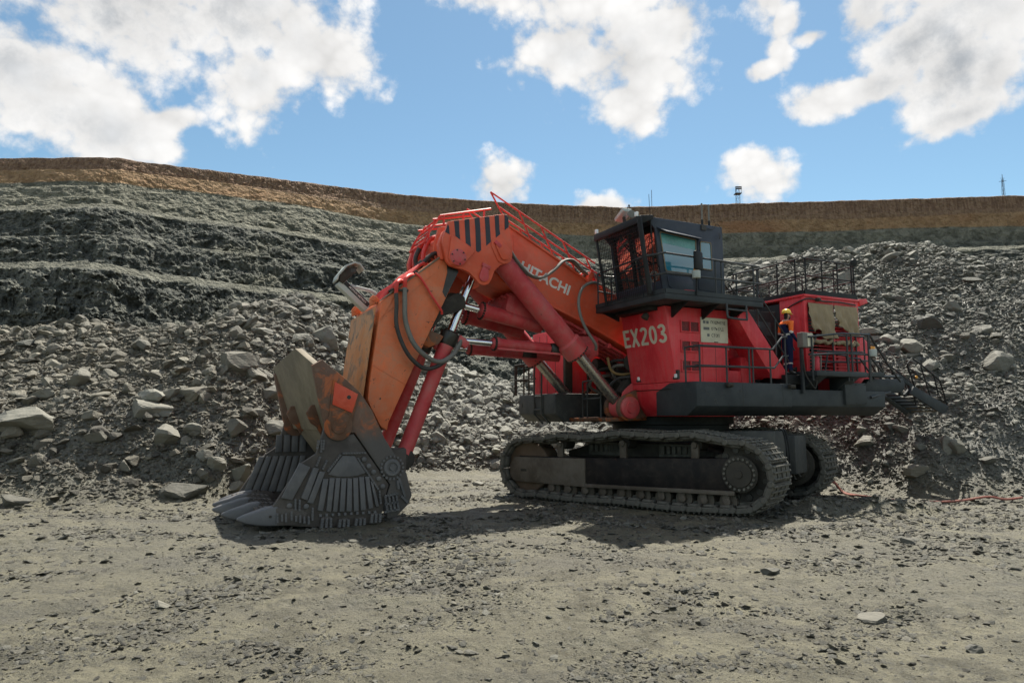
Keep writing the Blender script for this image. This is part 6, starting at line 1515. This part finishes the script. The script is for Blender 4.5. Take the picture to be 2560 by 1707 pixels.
# ------------------------------------------------------------------ masts on the rim
def lattice(name, x, y, z0, z1, w0, w1, label, head):
    root = empty(name, (x, y, z0)); tag(root, label, 'mast'); h = z1 - z0
    for sx, sy in ((-1, -1), (1, -1), (1, 1), (-1, 1)): MB().tube([(sx * w0, sy * w0, -1.2), (sx * w1, sy * w1, h)], .035, 5).build('leg', 'machine_dark', root)
    mb = MB(); k = int(h / 1.1)
    for i in range(k):
        a, b = i / k, (i + 1) / k; wa, wb = w0 + (w1 - w0) * a, w0 + (w1 - w0) * b
        for (p, q) in (((-1, -1), (1, -1)), ((1, -1), (1, 1)), ((1, 1), (-1, 1)), ((-1, 1), (-1, -1))):
            mb.tube([(p[0] * wa, p[1] * wa, h * a), (q[0] * wb, q[1] * wb, h * b)], .018, 4); mb.tube([(p[0] * wb, p[1] * wb, h * b), (q[0] * wb, q[1] * wb, h * b)], .018, 4)
    mb.build('bracing', 'machine_dark', root)
    if head == 'lamps':
        MB().box((-.75, -.75, h - 1.35), (.75, .75, h - 1.2)).build('platform', 'machine_dark', root)
        for zz in (h - .35, h + .05):
            mb = MB()
            for i in range(5): mb.box((-.75 + i * .31, -.85, zz), (-.51 + i * .31, -.65, zz + .28))
            mb.build('floodlight_bank', 'machine_dark', root)
        mb = MB()
        for s in (-.7, .7): mb.tube([(s, -.7, h - 1.3), (s, -.7, h + .3)], .04, 5)
        mb.build('lamp_frame', 'machine_dark', root)
    else:
        mb = MB(); mb.tube([(0, 0, h), (0, 0, h + 1.2)], .06, 5); mb.tube([(-.9, 0, h - .6), (.9, 0, h - .4)], .05, 5); mb.tube([(-.5, 0, h + .2), (.5, 0, h + .25)], .04, 5); mb.build('crossarm', 'machine_dark', root)
lattice('floodlight_mast', 54.5, 160, 45.2, 56.9, .45, .38, 'lattice floodlight mast on the pit rim above the cab', 'lamps')
lattice('radio_mast', 118.7, 160, 45.2, 59.3, .42, .16, 'slim lattice radio mast on the pit rim at far right', 'arm')
o = MB().tube([(33.7, 160, 44), (33.7, 160, 56.6)], .06, 5).build('whip_aerial', 'machine_dark'); tag(o, 'hair-thin single aerial pole on the pit rim left of the floodlight mast', 'aerial')

# ------------------------------------------------------------------ boulders one can pick out
ROCKS = [
  (-13.97, 20.06, 1.09, 0.47, 0.62, 0.3, 'largest pale flat boulder low on the left rubble slope') ,
  (-11.03, 20.7, 0.79, 0.37, 0.66, 0.35, 'broad pale boulder at the middle of the left rubble slope, below a smaller pale one') ,
  (-11.17, 21.28, 0.55, 0.29, 0.75, 0.2, 'pale block sitting just above the broad pale boulder on the left slope') ,
  (-10.05, 21.56, 0.56, 0.39, 0.5, 0.8, 'brown rounded boulder right of the two stacked pale ones') ,
  (-10.1, 20.16, 0.45, 0.42, 0.55, 0.35, 'upright grey boulder below the broad pale boulder') ,
  (-7.72, 27.94, 0.78, 0.68, 0.55, 0.3, 'biggest square grey block at the pile crest, left of the orange stick') ,
  (-9.53, 26.32, 0.48, 0.23, 0.5, 0.3, 'flat grey stone near the crest, left of the biggest square block') ,
  (-7.1, 28.7, 0.43, 0.38, 0.6, 0.2, 'pale angular stone close to the stick, below the biggest square block') ,
  (-9.26, 23.08, 0.68, 0.52, 0.36, 0.7, 'dark leaning slab above the bucket on the left pile') ,
  (-8.75, 23.22, 0.47, 0.47, 0.42, 0.8, 'cracked brown slab just above the bucket rim') ,
  (-14.19, 22.48, 0.37, 0.39, 0.45, 0.5, 'grey block high on the far left slope') ,
  (-14.95, 21.86, 0.59, 0.24, 0.55, 0.5, 'thin ledge-like stone above the largest flat boulder') ,
  (-9.52, 20.46, 0.33, 0.22, 0.45, 0.4, 'small grey stone between the upright boulder and the bucket') ,
  (-8.23, 20.48, 0.34, 0.31, 0.35, 0.7, 'dark brown angular rock left of the bucket back') ,
  (-8.01, 22.66, 0.41, 0.26, 0.4, 0.5, 'grey wedge of rock behind the bucket rim') ,
  (-7.54, 21.84, 0.52, 0.34, 0.5, 0.4, 'grey boulder beside the bucket hinge') ,
  (-8.21, 19.32, 0.37, 0.29, 0.6, 0.4, 'pale angular rock behind the far bucket teeth') ,
  (-7.77, 19.76, 0.37, 0.34, 0.55, 0.3, 'pale grey rock touching the far bucket cheek') ,
  (-8.66, 18.54, 0.55, 0.29, 0.2, 0.5, 'wide dark wet-looking rock at the foot of the left pile') ,
  (-9.17, 18.52, 0.33, 0.24, 0.2, 0.4, 'dark rock at the pile foot, left of the wide dark one') ,
  (-8.67, 19.56, 0.27, 0.23, 0.5, 0.4, 'grey stone above the wide dark rock') ,
  (-11.85, 19.68, 0.29, 0.19, 0.35, 0.4, 'dark grey stone on the dark lower slope at left') ,
  (-10.84, 19.36, 0.24, 0.21, 0.4, 0.4, 'small rounded stone low on the dark lower slope') ,
  (-12.69, 17.78, 0.42, 0.17, 0.3, 0.5, 'low flat rock at the very left of the pile foot') ,
  (12.14, 20.8, 0.45, 0.26, 0.45, 0.95, 'brown boulder at the foot of the right pile beyond the far track') ,
  (13.27, 21.0, 0.27, 0.32, 0.6, 0.3, 'upright pale rock at the right pile foot, left of its twin') ,
  (13.42, 20.88, 0.27, 0.28, 0.5, 0.5, 'rounded twin rock beside the upright pale one') ,
  (14.86, 25.24, 0.47, 0.37, 0.5, 0.4, 'large pale block on the right pile above the folding stairway') ,
  (13.89, 26.4, 0.57, 0.23, 0.6, 0.3, 'flat pale slab right of the roof handrail') ,
  (14.34, 25.86, 0.41, 0.23, 0.5, 0.3, 'broken slab below the flat pale slab') ,
  (17.8, 27.36, 0.46, 0.42, 0.45, 0.3, 'grey boulder high on the right pile') ,
  (15.12, 30.78, 0.5, 0.44, 0.55, 0.3, 'pale boulder behind the roof handrail corner') ,
  (17.22, 24.18, 0.57, 0.42, 0.4, 0.3, 'dark boulder near the right edge of the right pile') ,
  (17.74, 25.58, 0.5, 0.3, 0.5, 0.3, 'angular stone above the dark boulder at right') ,
  (11.72, 22.8, 0.41, 0.21, 0.6, 0.3, 'pale stone right of the far track') ,
  (-1.18, 23.26, 0.25, 0.16, 0.6, 0.3, 'lone stone on the floor between the bucket and the near track') ,
  (3.93, 10.62, 0.19, 0.09, 0.18, 0.5, 'dark rock alone on the floor in the right foreground') ,
  (7.35, 12.92, 0.19, 0.09, 0.22, 0.5, 'dark stone on the floor below the red cable') ,
  (4.7, 7.26, 0.11, 0.06, 0.2, 0.5, 'dark stone in the bottom right foreground') ,
  (-4.41, 8.92, 0.14, 0.06, 0.6, 0.5, 'pale flat stone in the left foreground') ,
  (-0.39, 7.1, 0.09, 0.03, 0.2, 0.5, 'small dark stone at the bottom middle') ,
  (4.27, 8.34, 0.21, 0.06, 0.4, 0.6, 'flat half-buried slab in the right foreground') ,
  (-3.64, 23.62, 0.23, 0.14, 0.55, 0.3, 'small pale stone behind the bucket heel') ,
]
def boulder(x, y, hw, hh, tone, warm, label, seed, group=None):
    me = rock_mesh('boulder', seed, 3, 1.0, 16, .018)
    V = np.array([v.co[:] for v in me.vertices]); rg = np.random.default_rng(seed)
    V /= np.abs(V).max(0)
    V += .05 * np.stack([fbm(V[:, 0] * 2.2 + k, V[:, 1] * 2.2 + V[:, 2] * 1.7, 3, seed=seed + k) for k in range(3)], -1)
    a = rg.uniform(-.35, .35); c, s = math.cos(a), math.sin(a)
    V = V * np.array([hw, max(hw * .7, hh * .9), hh]); V = np.stack([V[:, 0] * c - V[:, 2] * s * .5, V[:, 1], V[:, 2] + V[:, 0] * s * .35], -1)
    me.vertices.foreach_set('co', V.astype(np.float32).ravel()); me.update()
    me.materials.append(MATS['boulder_rock'])
    o = link(bpy.data.objects.new('boulder', me)); o.location = (x, y, gz(x, y) + hh * .35); o['tone'] = tone; o['warm'] = warm
    tag(o, label, 'boulder', group)
    return o
for i, r in enumerate(ROCKS): boulder(*r, 500 + i)
# mid-sized rocks of the slopes that nothing tells apart
rg = np.random.default_rng(77); shapes = [rock_mesh('rock', 900 + k, 2, .9, 14, .03) for k in range(8)]
for me in shapes: me.materials.append(MATS['boulder_rock'])
cnt = {'l': 0, 'r': 0}
while min(cnt.values()) < 60:
    t = rg.uniform(-.73, .73); y = rg.uniform(18.5, 38); x = t * y
    side = 'l' if t < -.15 else ('r' if t > .40 else None)
    if side is None or cnt[side] >= 60: continue
    h_, m_ = terrain(np.array([x]), np.array([y]))
    if m_[0] < .8 or (side == 'r' and h_[0] > 12.3): continue
    s_ = float(plaw(rg, 1, .20, .5, 2.4)[0]) * (1 if side == 'l' else 1.15)
    o = link(bpy.data.objects.new('rock', shapes[int(rg.integers(0, 8))])); o.location = (x, y, float(h_[0]) + s_ * .12); o.scale = (s_ * rg.uniform(.8, 1.3), s_ * rg.uniform(.7, 1), s_ * rg.uniform(.6, .95)); o.rotation_euler = (rg.uniform(-.5, .5), rg.uniform(-.5, .5), rg.uniform(0, 6.28))
    o['tone'] = float(np.clip(rg.normal(.48, .14), .1, .9)); o['warm'] = float(np.clip(rg.normal(.5 if side == 'l' else .25, .2), 0, 1))
    tag(o, 'grey angular rock half buried in the left rubble slope' if side == 'l' else 'grey angular rock half buried in the right rubble slope', 'rock', 'rocks of the left rubble slope' if side == 'l' else 'rocks of the right rubble slope')
    cnt[side] += 1
